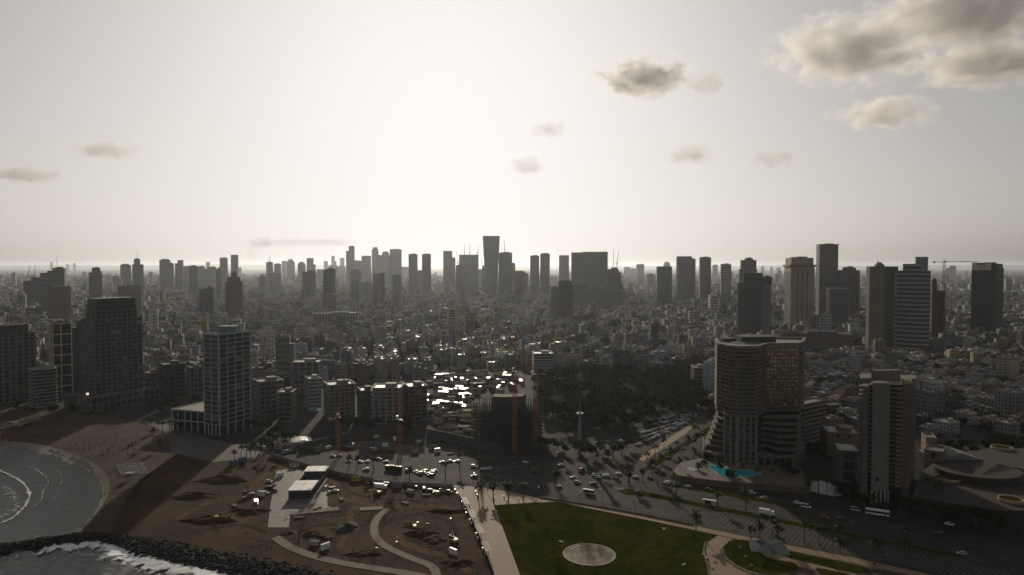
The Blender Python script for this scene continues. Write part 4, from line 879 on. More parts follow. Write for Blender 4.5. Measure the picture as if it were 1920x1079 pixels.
# ------------------------------------------------------------------ low city blocks
M_croof=mat('city_roof',rough=.5,mode='attr',scale=.2,var=.35)
M_rroof=mat('flat_roof',rough=.5,mode='object',scale=.25,var=.35)
M_tile=mat('red_roof_tile',(.085,.042,.03),rough=.8,var=.35,scale=.5)
WALLC={'white':(.42,.41,.38),'cream':(.38,.32,.23),'grey':(.25,.245,.23),'tan':(.3,.23,.155),'brown':(.17,.125,.09),'blue-grey':(.24,.27,.3),'dark grey':(.13,.128,.12),'ochre':(.33,.22,.1)}
WALLC={k:tuple(c*.72 for c in v) for k,v in WALLC.items()}; WN=list(WALLC); WW=[22,12,32,7,5,7,14,1]
def proto(seed):
    r=random.Random(seed); pitched=seed%9==8; fl=r.choice((2,3,3,4,4,4,5,5,6,7,8)) if not pitched else r.choice((2,2,3)); w=r.uniform(11,22); d=r.uniform(11,19); fh=3.1; h=fl*fh
    pt={'wall':MB(),'roof':MB(),'windows':MB(),'balcony':[],'stair_hut':MB(),'water_tank':[],'solar_panel':[]}
    lshape=r.random()<.4; pt['wall'].box(-w/2,-d/2,0,w/2,d/2,h,bottom=False)
    if lshape: ew=w*r.uniform(.35,.6); s=r.choice((-1,1)); x0=-w/2 if s<0 else w/2-ew; pt['wall'].box(x0+.02,-d/2-d*.35,0,x0+ew-.02,-d/2,h-r.choice((0,fh))-.02,bottom=False)
    if pitched:
        k=h+w*.2; a,b,c,e=(-w/2-.5,-d/2-.5,h+.02),(w/2+.5,-d/2-.5,h+.02),(w/2+.5,d/2+.5,h+.02),(-w/2-.5,d/2+.5,h+.02); p,q=(0,-d*.25,k),(0,d*.25,k)
        R_=pt['roof']; R_.quad(b,c,q,p); R_.quad(e,a,p,q); R_.quad(a,(0,-d/2-.5,h+.02),b,p); R_.quad(c,(0,d/2+.5,h+.02),e,q)
    else:
        R_=pt['roof']; R_.box(-w/2+.25,-d/2+.25,h-.3,w/2-.25,d/2-.25,h+.05,bottom=False)
        for (x0,y0,x1,y1) in ((-w/2-.06,-d/2-.06,w/2+.06,-d/2+.22),(-w/2-.06,d/2-.22,w/2+.06,d/2+.06),(-w/2-.05,-d/2+.22,-w/2+.22,d/2-.22),(w/2-.22,-d/2+.22,w/2+.05,d/2-.22)): pt['wall'].box(x0,y0,h-.02,x1,y1,h+.9,bottom=False)
        sw,sd=r.uniform(3,5.5),r.uniform(3,6); sx,sy=r.uniform(-w/4,w/4),r.uniform(-d/4,d/4); pt['stair_hut'].box(sx-sw/2,sy-sd/2,h,sx+sw/2,sy+sd/2,h+r.uniform(2.4,3.4),bottom=False)
        for k in range(r.randint(1,5)):
            x,y=r.uniform(-w/2+1,w/2-1),r.uniform(-d/2+1,d/2-1); m=MB(); m.prism(ngon(6,.5,.5),0,1.3,cap=False); m.quad((-.43,-.25,1.3),(.43,-.25,1.3),(.43,.25,1.3),(-.43,.25,1.3)); m.v=[(a+x,b+y,c+h+.6) for a,b,c in m.v]; pt['water_tank'].append(m)
            if r.random()<.8:
                m=MB(); m.quad((x-1,y-2.2,h+.5),(x+1,y-2.2,h+.5),(x+1,y-.8,h+1.4),(x-1,y-.8,h+1.4)); pt['solar_panel'].append(m)
    W_=pt['windows']
    for (ax,L_,off,sg) in ((0,w,d/2,-1),(0,w,d/2,1),(1,d,w/2,-1),(1,d,w/2,1)):
        n=max(2,round(L_/3.3)); bal=r.random()<.55
        for i in range(n):
            t=-L_/2+(i+.5)*L_/n; ww=r.choice((.55,.75,1.0)); isb=bal and r.random()<.6
            for f in range(fl):
                z=f*fh+(1.0 if not isb else .4); z1=f*fh+2.5
                if ax==0: q=[(t-ww,sg*(off+.05),z),(t+ww,sg*(off+.05),z),(t+ww,sg*(off+.05),z1),(t-ww,sg*(off+.05),z1)]
                else: q=[(sg*(off+.05),t-ww,z),(sg*(off+.05),t+ww,z),(sg*(off+.05),t+ww,z1),(sg*(off+.05),t-ww,z1)]
                W_.quad(*q)
        if bal:
            for f in range(1,fl):
                b0=-L_/2+r.uniform(.3,L_*.3); b1=b0+r.uniform(.35,.6)*L_; m=MB(); b1=min(b1,L_/2-.2)
                if ax==0: y0,y1=sorted((sg*(off+.02),sg*(off+1.4))); m.box(b0,y0,f*fh-.1,b1,y1,f*fh+1.0)
                else: x0,x1=sorted((sg*(off+.02),sg*(off+1.4))); m.box(x0,b0,f*fh-.1,x1,b1,f*fh+1.0)
                pt['balcony'].append(m)
    return dict(parts=pt,w=w,d=d,fl=fl,pitched=pitched,h=h)
PROTO=[proto(s) for s in range(27)]
def proto_arrays(p, lod):
    V=[];Q=[];Mi=[]
    def add(mb,m):
        n=sum(len(v) for v in V); V.append(np.array(mb.v,float)); Q.extend([[n+i for i in f] for f in mb.f]); Mi.extend([m]*len(mb.f))
    pt=p['parts']; add(pt['wall'],0); add(pt['roof'],5 if p['pitched'] else 1)
    if pt['stair_hut'].f: add(pt['stair_hut'],0)
    if lod==0:
        add(pt['windows'],2)
        for b in pt['balcony']: add(b,0)
        for b in pt['water_tank']: add(b,3)
        for b in pt['solar_panel']: add(b,4)
    elif lod==1:
        m=MB(); w,d=p['w'],p['d']
        for f in range(p['fl']):
            z=f*3.1
            for (a,b,y,s) in ((-w/2,w/2,d/2,-1),(-w/2,w/2,d/2,1)):
                n=3
                for k in range(n): x0=a+(b-a)*(k+.2)/n; x1=a+(b-a)*(k+.8)/n; m.quad((x0,s*(y+.06),z+1),(x1,s*(y+.06),z+1),(x1,s*(y+.06),z+2.5),(x0,s*(y+.06),z+2.5))
            for s in(-1,1): m.quad((s*(w/2+.06),-d*.36,z+1),(s*(w/2+.06),d*.36,z+1),(s*(w/2+.06),d*.36,z+2.5),(s*(w/2+.06),-d*.36,z+2.5))
        add(m,2)
        for b in pt['water_tank'][:2]: add(b,3)
    return np.concatenate(V),np.array([q if len(q)==4 else q[:4] for q in Q]),np.array(Mi)
PA=[[proto_arrays(p,l) for p in PROTO] for l in range(3)]
def ybound(x):
    B=[(-400,738),(0,748),(270,752),(300,746),(350,744),(375,748),(475,752),(520,745),(556,742),(600,735),(610,720),(800,722),(805,698),(1000,690),(1010,706),(1100,704),(1200,704),(1290,700),(1345,760),(1345,770),(1500,775),(1512,800),(1600,826),(1625,842),(1760,852),(1800,846),(1920,842),(2400,842)]
    for (a,b),(c,d) in zip(B,B[1:]):
        if a<=x<=c: return b+(d-b)*(x-a)/max(1e-6,c-a)
    return 740
cr=random.Random(21); cells=[]
def street(px,py):
    return False
YAW=R(11); cY,sY=math.cos(YAW),math.sin(YAW)
def in_view(x,y,m=60): return abs(x)<.76*y+m
for zone,(ya,yb,gx,gy) in enumerate(((560,1750,18.5,19),(1750,3200,23,24),(3200,9000,58,64))):
    for i in range(int(-9000/gx),int(9000/gx)):
        for j in range(int((ya-2000)/gy),int((yb+2000)/gy)):
            u=i*gx+(i//2)*gx*.42-(0 if zone else 0); v=j*gy+(j//3)*gy*.4
            if zone==2: u*=.8; v*=.85
            x=u*cY-v*sY+cr.uniform(-2.5,2.5); y=u*sY+v*cY+cr.uniform(-2.5,2.5)
            if not(ya<=y<yb) or not in_view(x,y): continue
            px,py=proj((x,y,0))
            if py>ybound(px)-2 or px<-60 or px>1980: continue
            if cr.random()<.06: continue
            if any((x-a)**2+(y-b)**2<(c+9)**2 for a,b,c in TOWERS): continue
            cells.append((x,y,px,py,zone))
def hidden(px,py,D,h):
    t=py-h*F/D
    return any(a+2<px-8 and px+8<c-2 and b<t and py<d+14 and D>dd for a,b,c,d,dd in RECTS)
def pick(px,py):
    nt=px>1500 and py>660
    ids=[i for i in range(27) if PROTO[i]['fl']<=3 and (not PROTO[i]['pitched'] or cr.random()<.45)] if nt and cr.random()<.85 else ([i for i in range(27) if not PROTO[i]['pitched']] if cr.random()<.97 else [8,17,26])
    return cr.choice(ids or [8])
inst=[]
for (x,y,px,py,zone) in cells:
    k=pick(px,py); c=cr.choices(WN,WW)[0]; f=cr.uniform(.62,1.08)
    sc=cr.uniform(.74,.98)*(1.0 if zone==0 else 1.18 if zone==1 else 2.0); sz=cr.uniform(.85,1.25)*(1 if zone<2 else 1.05)
    if zone<2 and cr.random()<.05 and not PROTO[k]['pitched'] and px<1550: sz*=cr.uniform(1.5,2.1)
    if zone==2 and cr.random()<.04: sz*=cr.uniform(1.6,3.2); sc*=.8
    inst.append((x,y,px,py,zone,k,c,f,sc,sz,YAW+cr.choice((0,math.pi/2,math.pi,-math.pi/2))+R(cr.gauss(0,5)+14*math.sin(x/420+y/700))))
near=sorted([i for i in range(len(inst)) if inst[i][4]==0 and not hidden(inst[i][2],inst[i][3],inst[i][1],PROTO[inst[i][5]]['h'])],key=lambda i:inst[i][1])[:300]
nearset=set(near)
# individual blocks
SIZEW=lambda fl:{2:'two-storey',3:'three-storey',4:'four-storey',5:'five-storey',6:'six-storey',7:'seven-storey',8:'eight-storey'}[fl]
roots={}
def make_root(k):
    p=PROTO[k]; pt=p['parts']; r=thing('town_house' if p['pitched'] else 'apartment_block',(0,0,0),0,None,'house' if p['pitched'] else 'apartment block','low houses of the old quarter' if p['pitched'] else 'flat-roofed blocks of the city carpet')
    pt['wall'].build('wall',M_wall,r); rf=pt['roof'].build('roof',M_tile if p['pitched'] else M_rroof,r); pt['windows'].build('windows',M_dglass,r,kind='stuff')
    if pt['stair_hut'].f: pt['stair_hut'].build('stair_hut',M_wall,rf)
    for b in pt['balcony']: b.build('balcony',M_wall,r)
    for b in pt['water_tank']: b.build('water_tank',M_tank,rf)
    for b in pt['solar_panel']: b.build('solar_panel',M_solar,rf)
    reg_later.append(r); return r
reg_later=[]
need=sorted({inst[i][5] for i in near})
for k in need: roots[k]=make_root(k)
bpy.context.view_layer.update()
for r in reg_later: reg(r)
first=set()
for i in near:
    x,y,px,py,zone,k,c,f,sc,sz,yaw=inst[i]; col=tuple(v*f for v in WALLC[c]); g=cr.choice((.07,.1,.14,.2,.32))
    if k in first: r=dup(roots[k],(x,y,0),yaw,(sc,sc,sz)); kids=r.children
    else:
        r=roots[k]; first.add(k); r.location=(x,y,0); r.rotation_euler=(0,0,yaw); r.scale=(sc,sc,sz)
    roofc=(g,g*.97,g*.92)
    r['_c']=col; r['_r']=roofc
    auto(r,f"{c} {SIZEW(PROTO[k]['fl'])} {'tiled-roof house' if PROTO[k]['pitched'] else 'flat-roofed block'}",8)
bpy.context.view_layer.update()
for o in [o for o in bpy.data.objects if '_c' in o]:
    for ch in o.children:
        n=ch.name.split('.')[0]; ch.color=(*(o['_r'] if n=='roof' else o['_c']),1)
        for g_ in ch.children: g_.color=(*o['_c'],1)
    del o['_c']; del o['_r']
# the rest of the carpet: one mass
AV=[];AQ=[];AM=[];AC=[];nv=0
for i,(x,y,px,py,zone,k,c,f,sc,sz,yaw) in enumerate(inst):
    if i in nearset: continue
    V,Q_,Mi=PA[0 if (zone==0 and y<1350) else 1 if zone<2 else 2][k]
    ca,sa_=math.cos(yaw),math.sin(yaw); v=V*np.array([sc,sc,sz]); v=np.stack([v[:,0]*ca-v[:,1]*sa_+x,v[:,0]*sa_+v[:,1]*ca+y,v[:,2]],1)
    AV.append(v); AQ.append(Q_+nv); nv+=len(V); Mi=Mi.copy()
    if cr.random()<.07: Mi[Mi==1]=6
    AM.append(Mi); col=np.array(WALLC[c])*f; g=cr.choice((.06,.09,.13,.2,.32)); C=np.tile(np.array([*col,1.0]),(len(Q_),1)); C[Mi==1]=(g,g*.97,g*.92,1); AC.append(C)
def mass_mesh(name, V,Q_,Mi,C,mats):
    me=bpy.data.meshes.new(name); V=np.concatenate(V); Q_=np.concatenate(Q_); Mi=np.concatenate(Mi); n=len(Q_)
    me.vertices.add(len(V)); me.vertices.foreach_set('co',V.astype(np.float32).ravel()); me.loops.add(n*4); me.loops.foreach_set('vertex_index',Q_.astype(np.int32).ravel())
    me.polygons.add(n); me.polygons.foreach_set('loop_start',np.arange(0,n*4,4,dtype=np.int32)); me.polygons.foreach_set('loop_total',np.full(n,4,np.int32))
    for m in mats: me.materials.append(m)
    me.polygons.foreach_set('material_index',Mi.astype(np.int32)); me.update(calc_edges=True)
    if C is not None:
        a=me.attributes.new('Col','FLOAT_COLOR','FACE'); a.data.foreach_set('color',np.concatenate(C).astype(np.float32).ravel())
    me.validate(); return me
print('city instances',len(inst),'quads',sum(len(q) for q in AQ))
obj('city_blocks',mass_mesh('city_blocks',AV,AQ,AM,AC,[M_cwall,M_croof,M_dglass,M_tank,M_solar,M_tile,M_tin]),kind='stuff',label='endless carpet of low flat-roofed city blocks reaching to the hills',cat='city')
# ------------------------------------------------------------------ market sheds with glinting tin roofs
M_mroof=mat('dull_sheet',(.06,.056,.05),rough=.95,var=.5,scale=.3,spec=.02); M_mroof2=mat('rusty_sheet',(.07,.042,.028),rough=.95,var=.5,scale=.3,spec=.02); mr_=random.Random(9); nsh=0
for t in range(900):
    if nsh>=130: break
    px,py=mr_.gauss(862,52),mr_.uniform(700,822)
    if not(800<px<1000 and py<824) or (px>884 and py>742) or (px<800+(py-780)*.3): continue
    p=gp(px,py); w=mr_.choice((4,6,8,10,17)); d=mr_.choice((4,5,7,10))
    if any((p.x-a)**2+(p.y-b)**2<(c*.5+ (w+d)/4)**2 for a,b,c in TOWERS): continue
    TOWERS.append((p.x,p.y,(w+d)*.5)); h=mr_.uniform(3.5,7.5); yaw=R(mr_.choice((0,8,-12,20))); r=thing('market_shed',(p.x,p.y,0),yaw,None,'shed','tin-roofed market sheds')
    mb=MB(); mb.box(-w/2,-d/2,0,w/2,d/2,h,bottom=False); mb.build('wall',M_wall,r,color=tuple(v*.6 for v in WALLC[mr_.choice(WN)]))
    tl=math.tan(R(mr_.gauss(2.5,5))); mb=MB(); n_=mr_.randint(1,3)
    for q in range(n_):
        x0=-w/2-.3+(w+.6)*q/n_; x1=-w/2-.3+(w+.6)*(q+1)/n_-.05; y0,y1=-d/2-.4,d/2+.4; z0=h+.15; z1=z0+(y1-y0)*tl; sl_=math.tan(R(mr_.gauss(0,3.5)))*(x1-x0)/2; mb.v=[];mb.f=[];mb.m=[]
        n=0; mb.v=[(x0,y0,z0-sl_),(x1,y0,z0+sl_),(x1,y1,z1+sl_),(x0,y1,z1-sl_),(x0,y0,z0+.12-sl_),(x1,y0,z0+.12+sl_),(x1,y1,z1+.12+sl_),(x0,y1,z1+.12-sl_)]; mb.f=[(4,5,6,7),(0,1,5,4),(1,2,6,5),(2,3,7,6),(3,0,4,7),(3,2,1,0)]; mb.m=[0]*6
        mb.build('roof_sheet',M_tin if mr_.random()<(.2 if py<772 else 0) else mr_.choice((M_mroof,M_mroof2)),r)
    auto(r,'tin-roofed market shed',4); nsh+=1
# ------------------------------------------------------------------ trees
def tree_proto(seed, nq=420, rx=3.6, rz=3.0, hz=5.0):
    r=random.Random(seed); r0=thing('tree',(0,0,0),0,None,'tree','broad-leaved trees')
    mb=MB(); mb.bar((0,0,0),(.1,0,hz*.55),.28,n=6,r2=.2)
    for k in range(5): a=k*1.3+r.random(); mb.bar((.1,0,hz*.45),(math.cos(a)*rx*.5,math.sin(a)*rx*.5,hz+r.uniform(-.3,.8)),.13,n=5,r2=.05)
    mb.build('trunk',M_trunk,r0); mb=MB(); lob=[(r.gauss(0,rx*.42),r.gauss(0,rx*.42),hz+r.uniform(-.3,1)*rz*.5,r.uniform(.45,.75)*rx) for _ in range(7)]
    for q in range(nq):
        lx,ly,lz,lr=r.choice(lob); d=Vector((r.gauss(0,1),r.gauss(0,1),r.gauss(0,1))).normalized()*lr*r.uniform(.55,1)**.5; c=Vector((lx+d.x,ly+d.y,lz+d.z*.75)); s=r.uniform(.3,.62)
        n=(d.normalized()+Vector((r.gauss(0,.5),r.gauss(0,.5),r.gauss(0,.5)))).normalized(); u=n.orthogonal().normalized()*s; w=n.cross(u).normalized()*s*r.uniform(.6,1)
        mb.quad(c-u-w,c+u-w*.6,c+u*.8+w,c-u*.7+w)
    mb.build('crown',M_leaf,r0); return r0
TP=[tree_proto(s,rx=3.0+.35*s,rz=2.6+.2*s,hz=4.6+.3*s) for s in range(5)]
def palm_proto(seed,h):
    r=random.Random(seed); r0=thing('palm_tree',(0,0,0),0,None,'palm','tall palms'); mb=MB(); p=Vector((0,0,0)); lean=Vector((r.uniform(-.05,.05),r.uniform(-.05,.05),0))
    for k in range(5): q=p+Vector((lean.x*k*.6,lean.y*k*.6,h/5)); mb.bar(p,q,.34-.04*k,n=7,r2=.34-.04*(k+1)); p=q
    mb.build('trunk',M_trunk,r0); mb=MB()
    for k in range(26):
        a=k*2.4+r.random()*.3; el=r.uniform(-.35,1.15); L_=r.uniform(2.5,3.4); pts=[]; d=Vector((math.cos(a)*math.cos(el),math.sin(a)*math.cos(el),math.sin(el))); q=p.copy()
        for s in range(5): pts.append(q.copy()); q=q+d*L_/4; d=(d+Vector((0,0,-.34))).normalized()
        sd=Vector((-math.sin(a),math.cos(a),0))
        for s in range(4):
            w0,w1=.12+.5*math.sin(math.pi*s/4.4),.12+.5*math.sin(math.pi*(s+1)/4.4); dr=Vector((0,0,-.22))
            mb.quad(pts[s]-sd*w0+dr*w0,pts[s],pts[s+1],pts[s+1]-sd*w1+dr*w1); mb.quad(pts[s],pts[s]+sd*w0+dr*w0,pts[s+1]+sd*w1+dr*w1,pts[s+1])
    mb.build('crown',M_frond,r0); return r0
PP=[palm_proto(s,h) for s,h in ((1,7.5),(2,9),(3,6.2),(4,10.5))]
bpy.context.view_layer.update()
for t in TP+PP: reg(t)
used=set()
def plant(protos, p, s, phrase, lab=None):
    t=rng.choice(protos); yaw=rng.uniform(0,6.28)
    if t.name in used: o=dup(t,p,yaw,(s,s,s*rng.uniform(.9,1.15)))
    else: used.add(t.name); o=t; o.location=p; o.rotation_euler=(0,0,yaw); o.scale=(s,s,s)
    if lab: o['label']=lab
    else: auto(o,phrase,4)
    return o
PALMS=[(897,938),(903,930),(925,938),(953,941),(981,938),(1003,905),(1042,912),(1178,905),(1205,905),(1222,890),(1240,875),(1258,862),(1275,850),(1290,838),(1305,828),(1320,815),(1213,870),(1228,858),(1245,846),(1180,912),(1233,912),(1243,908),(1305,998),(1268,938),(1345,952),(1398,958),(1408,1018),(1425,1022),(1448,1016),(1460,1020),(1508,1018),(1535,1022),(1575,1038),(1575,1022),(1640,1062),(1700,1040),(440,866),(452,862),(462,866),(470,858),(478,853),(488,852),(505,850),(520,848),(535,852),(560,852),(285,812),(296,808),(305,815),(318,806),(336,812),(352,818),(288,830),(300,842),(862,880),(835,892),(768,900),(1275,888),(1310,892),(1325,868),(1350,902),(1390,900),(1420,904),(1455,898),(1300,868),(1535,926),(1550,930),(1515,925),(1565,935),(655,876),(670,880),(700,886),(1055,868),(1010,872),(985,868),(1130,868),(1150,862),(1165,855),(1120,880),(1600,930),(1738,925),(1760,940)]
for i_,(px,py) in enumerate(PALMS): plant(PP,gp(px,py),rng.uniform(.85,1.2) if i_>4 else rng.uniform(1.1,1.4),'tall palm')
pk=random.Random(4); n=0
def inpoly(x,y,poly):
    c=False; j=len(poly)-1
    for i in range(len(poly)):
        if (poly[i][1]>y)!=(poly[j][1]>y) and x<(poly[j][0]-poly[i][0])*(y-poly[i][1])/(poly[j][1]-poly[i][1])+poly[i][0]: c=not c
        j=i
    return c
PARK=[(1012,728),(1040,708),(1100,706),(1180,706),(1290,703),(1312,735),(1342,760),(1338,776),(1300,770),(1225,786),(1180,815),(1120,822),(1030,800),(1012,775)]
sheet('park_ground',P(PARK),.04,mat('park_shade_soil',(.022,.022,.012),rough=.95,var=.4,scale=.1,spec=.05))
pp_=[]
for t in range(9000):
    if len(pp_)>=205: break
    p=Vector((pk.uniform(20,270),pk.uniform(570,890),0)); px,py=proj(p)
    if not inpoly(px,py,PARK): continue
    if any((p-q).length<5.0 for q in pp_): continue
    pp_.append(p)
for p in pp_: plant(TP,p,pk.uniform(1.25,2.0),'dark broad-leaved tree')
for px,py in [(1345,764),(1336,760),(1328,768),(1340,772),(1150,858),(1140,862),(1110,858),(1095,860),(1165,848),(1175,842),(1125,850),(1080,850),(1060,852),(545,828),(535,832),(528,826),(520,832),(515,822),(310,770),(285,768),(300,775),(330,772),(365,760),(480,812),(490,806),(500,812),(1520,850),(1532,862),(1545,872),(1780,862),(1800,850),(1850,846),(1880,835),(1560,790),(1580,800),(1600,805),(1545,785),(1610,800),(1590,785),(1535,795),(1700,960),(1690,955),(1712,962),(1760,975),(1790,985),(1830,990),(1870,1000),(1620,955),(1590,950),(1450,895),(1470,890),(1485,900),(1400,865),(1440,866),(1335,872),(1320,878),(1370,905),(1012,840),(1030,846),(1045,846),(240,776),(205,782),(170,784),(140,782),(100,780),(60,775),(30,770)]:
    plant(TP,gp(px,py),rng.uniform(.7,1.25),'dark broad-leaved tree')
for k in range(26):
    plant(TP,gp(pk.uniform(1725,1915),pk.uniform(832,866)),pk.uniform(.7,1.2),'dark broad-leaved tree')
for k in range(14):
    plant(TP,gp(pk.uniform(640,800),pk.uniform(798,812)),pk.uniform(.7,1.1),'dark broad-leaved tree')
# trees between the blocks: one mass of small crowns
tv=[];tq=[];tm=[];nv=0; tt=random.Random(8)
def clump(seed,nq):
    r=np.random.RandomState(seed); d=r.normal(size=(nq,3)); d/=np.linalg.norm(d,axis=1)[:,None]; c=d*(r.uniform(.35,1,(nq,1))**.5)*np.array([3.6,3.6,2.6])+np.array([0,0,4.6]); c+=r.normal(size=(nq,3))*.5
    u=r.normal(size=(nq,3)); u/=np.linalg.norm(u,axis=1)[:,None]; w=np.cross(u,d); s=r.uniform(.7,1.3,(nq,1)); u=u*s; w=w*s
    V=np.stack([c-u-w,c+u-w,c+u+w,c-u+w],1).reshape(-1,3); return V,np.arange(nq*4).reshape(-1,4)
CL=[clump(i,34) for i in range(6)]; CLF=[clump(i+10,12) for i in range(4)]; nt=0
ccells=[(c[0],c[1],c[4]) for c in cells]
for (x,y,zone) in ccells:
    for _ in range(1 if zone==0 else 1):
        if tt.random()<(.85 if zone==0 else .6 if zone==1 else .5):
            a=tt.uniform(0,6.28); rr=(14 if zone==0 else 17 if zone==1 else 30); X,Y=x+rr*math.cos(a),y+rr*math.sin(a)
            if any((X-p)**2+(Y-q)**2<(r_*.8)**2 for p,q,r_ in TOWERS): continue
            V,Q_=(tt.choice(CL) if y<2000 else tt.choice(CLF)); s=tt.uniform(.9,1.6)*(1 if zone<2 else 2.2); v=V*np.array([s,s,s*(1 if zone<2 else .6)])+np.array([X,Y,0]); tv.append(v); tq.append(Q_+nv); nv+=len(V); tm.append(np.zeros(len(Q_))); nt+=1
obj('street_trees',mass_mesh('street_trees',tv,tq,tm,None,[M_leaf]),kind='stuff',label='dark street trees scattered between the far city blocks',cat='trees')
# ------------------------------------------------------------------ cranes
def crane(px, base, top, label, col, jib=38, az=40, luff=0, mw=1.1, D=None, roof=0):
    if D is not None and D>=2300: D=2300+(D-2300)*2.2-20
    p=gp(px,base) if D is None else at(px,500,D); p.z=roof; Y=p.y; zt=at(px,top,Y).z; r=thing('tower_crane',p,R(az),label,'crane'); h=zt-roof; b=.16*max(1,Y/900)
    mb=MB(); st=4.0*max(1,round(Y/900))
    for sx in(-1,1):
        for sy in(-1,1): mb.bar((sx*mw,sy*mw,0),(sx*mw,sy*mw,h),b)
    z=0
    while z<h-st:
        for (a,c) in (((-mw,-mw),(mw,-mw)),((mw,-mw),(mw,mw)),((mw,mw),(-mw,mw)),((-mw,mw),(-mw,-mw))): mb.bar((*a,z),(*c,z+st),b*.6); mb.bar((*a,z),(*c,z),b*.6)
        z+=st
    mb.build('mast',col,r); mb=MB(); mb.cbox(0,0,h,mw*3,mw*3,1.2); mb.build('slewing_ring',M_dark,r); mb=MB(); mb.cbox(mw*2,mw*1.2,h+1.2,1.8,1.8,2.4); mb.build('cab',M_white,r)
    e=R(luff); d=Vector((math.cos(e),0,math.sin(e))); n=Vector((-d.z,0,d.x)); o=Vector((0,0,h+1.2)); mb=MB(); tip=o+d*jib
    for (oy,on) in ((-.7,0),(.7,0),(0,1.3)): mb.bar(o+Vector((0,oy*mw,0))+n*on,tip+n*on*.3,b)
    k=0; stp=jib/max(6,int(jib/(3.2*max(1,Y/1000))))
    while k<jib-stp:
        for oy in(-.7,.7): mb.bar(o+d*k+Vector((0,oy*mw,0)),o+d*(k+stp/2)+n*1.2,b*.6); mb.bar(o+d*(k+stp/2)+n*1.2,o+d*(k+stp)+Vector((0,oy*mw,0)),b*.6)
        k+=stp
    mb.build('jib',col,r); mb=MB(); mb.bar(o,o+Vector((-jib*.3,0,0)),b*2.2); mb.bar(o+Vector((0,0,6)),o,b*1.6); mb.bar(o+Vector((0,0,6)),o+Vector((-jib*.3,0,.3)),b*.6); mb.bar(o+Vector((0,0,6)),o+d*jib*.75+n,b*.6); mb.build('counter_jib',col,r)
    mb=MB(); mb.cbox(-jib*.28,0,h-.4,3.2,1.6,2.6); mb.build('counterweight',M_dconc,r); return r
crane(634,858,786,'orange tower crane at the left end of the excavated pit',M_orange,34,70,72)
crane(750,858,790,'orange tower crane in the middle of the excavated pit',M_orange,32,110,68)
crane(965,845,700,'tall orange crane rising in front of the unfinished curved block',M_orange,30,80,80)
crane(1004,836,705,'orange crane with a black raised jib right of the curved block',M_orange,26,150,60)
crane(886,826,748,'slim yellow crane tower left of the unfinished curved block',M_yellow,20,100,75,mw=.9)
M_cr=mat('crane_grey',(.16,.15,.14),rough=.6); M_crr=mat('crane_red',(.2,.09,.06),rough=.6)
crane(1770,640,493,'red tower crane with a long flat jib, right skyline',M_crr,58,-4,0,mw=1.5,D=1170)
for px,top,D,rf,az,lf,jb,lb in ((50,522,2300,105,60,75,42,'left thin crane on the unfinished tower at far left'),(64,520,2300,105,110,72,40,'right thin crane on the unfinished tower at far left'),(506,488,3300,150,100,70,40,'small crane on the left-of-centre tower'),
  (871,474,2800,190,95,78,40,'left thin crane above the broad curved tower'),(881,474,2800,190,100,75,44,'middle thin crane above the broad curved tower'),(896,474,2800,180,80,76,42,'right thin crane above the broad curved tower'),
  (858,494,2700,150,120,75,60,'crane beside the low unfinished tower at centre'),(946,468,2600,190,95,80,44,'crane on the unfinished blue glass tower'),(904,494,2680,140,110,70,30,'small crane left of the flared glass tower'),(1150,498,2400,140,85,84,60,'left crane on the ragged unfinished tower'),(1157,495,2400,140,60,70,50,'right crane on the ragged unfinished tower')):
    crane(px,0,top,lb,M_cr,jb,az,lf,mw=1.0,D=D,roof=rf)
# telecom column near the car park
tp=thing('telecom_column',gp(1087,852),0,'pale concrete telecom column with antenna ring beside the car park','mast'); mb=MB(); mb.bar((0,0,0),(0,0,32),1.6,n=10,r2=1.1); mb.build('shaft',M_conc,tp); mb=MB(); mb.prism(ngon(12,2.6,2.6),30,31); mb.bar((0,0,32),(0,0,52),.12,n=5); mb.build('antenna_ring',M_metal,tp)
# ------------------------------------------------------------------ vehicles
M_car=mat('car_paint',rough=.48,mode='object',var=.08,scale=1.0,spec=.2); M_tyre=mat('tyre_rubber',(.012,.012,.012),rough=.8); M_lamp=mat('lamp_glass',(.5,.5,.47),rough=.15)
def car_proto(name, L_, W_, hb, ht, c0, c1, cat):
    r=thing(name,(0,0,0),0,None,cat,'vehicles on the roads and car parks'); w=W_/2; mb=MB()
    prof=[(-L_/2,.35),(-L_/2,hb*.85),(-L_/2+.15,hb),(c0-.3,hb),(c1+.5,hb),(L_/2-.25,hb*.88),(L_/2,hb*.6),(L_/2,.35)]
    n=len(prof)
    for s in(-1,1): mb.v+=[(x,s*w*(.96 if z>.9*hb else 1),z) for x,z in prof]
    for i in range(n): j=(i+1)%n; mb.f.append((i,j,n+j,n+i)); mb.m.append(0)
    mb.f+= [tuple(range(n-1,-1,-1)),tuple(range(n,2*n))]; mb.m+=[0,0]; mb.build('body',M_car,r)
    a=[(c0-.35,-w*.93),(c1+.55,-w*.93),(c1+.55,w*.93),(c0-.35,w*.93)]; b=[(c0,-w*.76),(c1,-w*.76),(c1,w*.76),(c0,w*.76)]; mb=MB(); mb.frustum(a,hb-.02,b,ht-.05,cap=False); mb.build('cabin_glass',M_dglass,r)
    mb=MB(); mb.prism(b,ht-.06,ht); mb.build('roof_panel',M_car,r)
    wm=MB(); wm.bar((0,-.11,0),(0,.11,0),.33,n=10); wme=wm.mesh('wheel',M_tyre)
    for x in(-L_*.3,L_*.3):
        for s in(-1,1): obj('wheel',wme,r,(x,s*(w-.08),.33))
    lm_=MB(); lm_.box(-.03,-.18,-.08,.04,.18,.08); lme=lm_.mesh('headlight',M_lamp)
    for s in(-1,1): obj('headlight',lme,r,(L_/2-.01,s*w*.68,hb*.66))
    return r
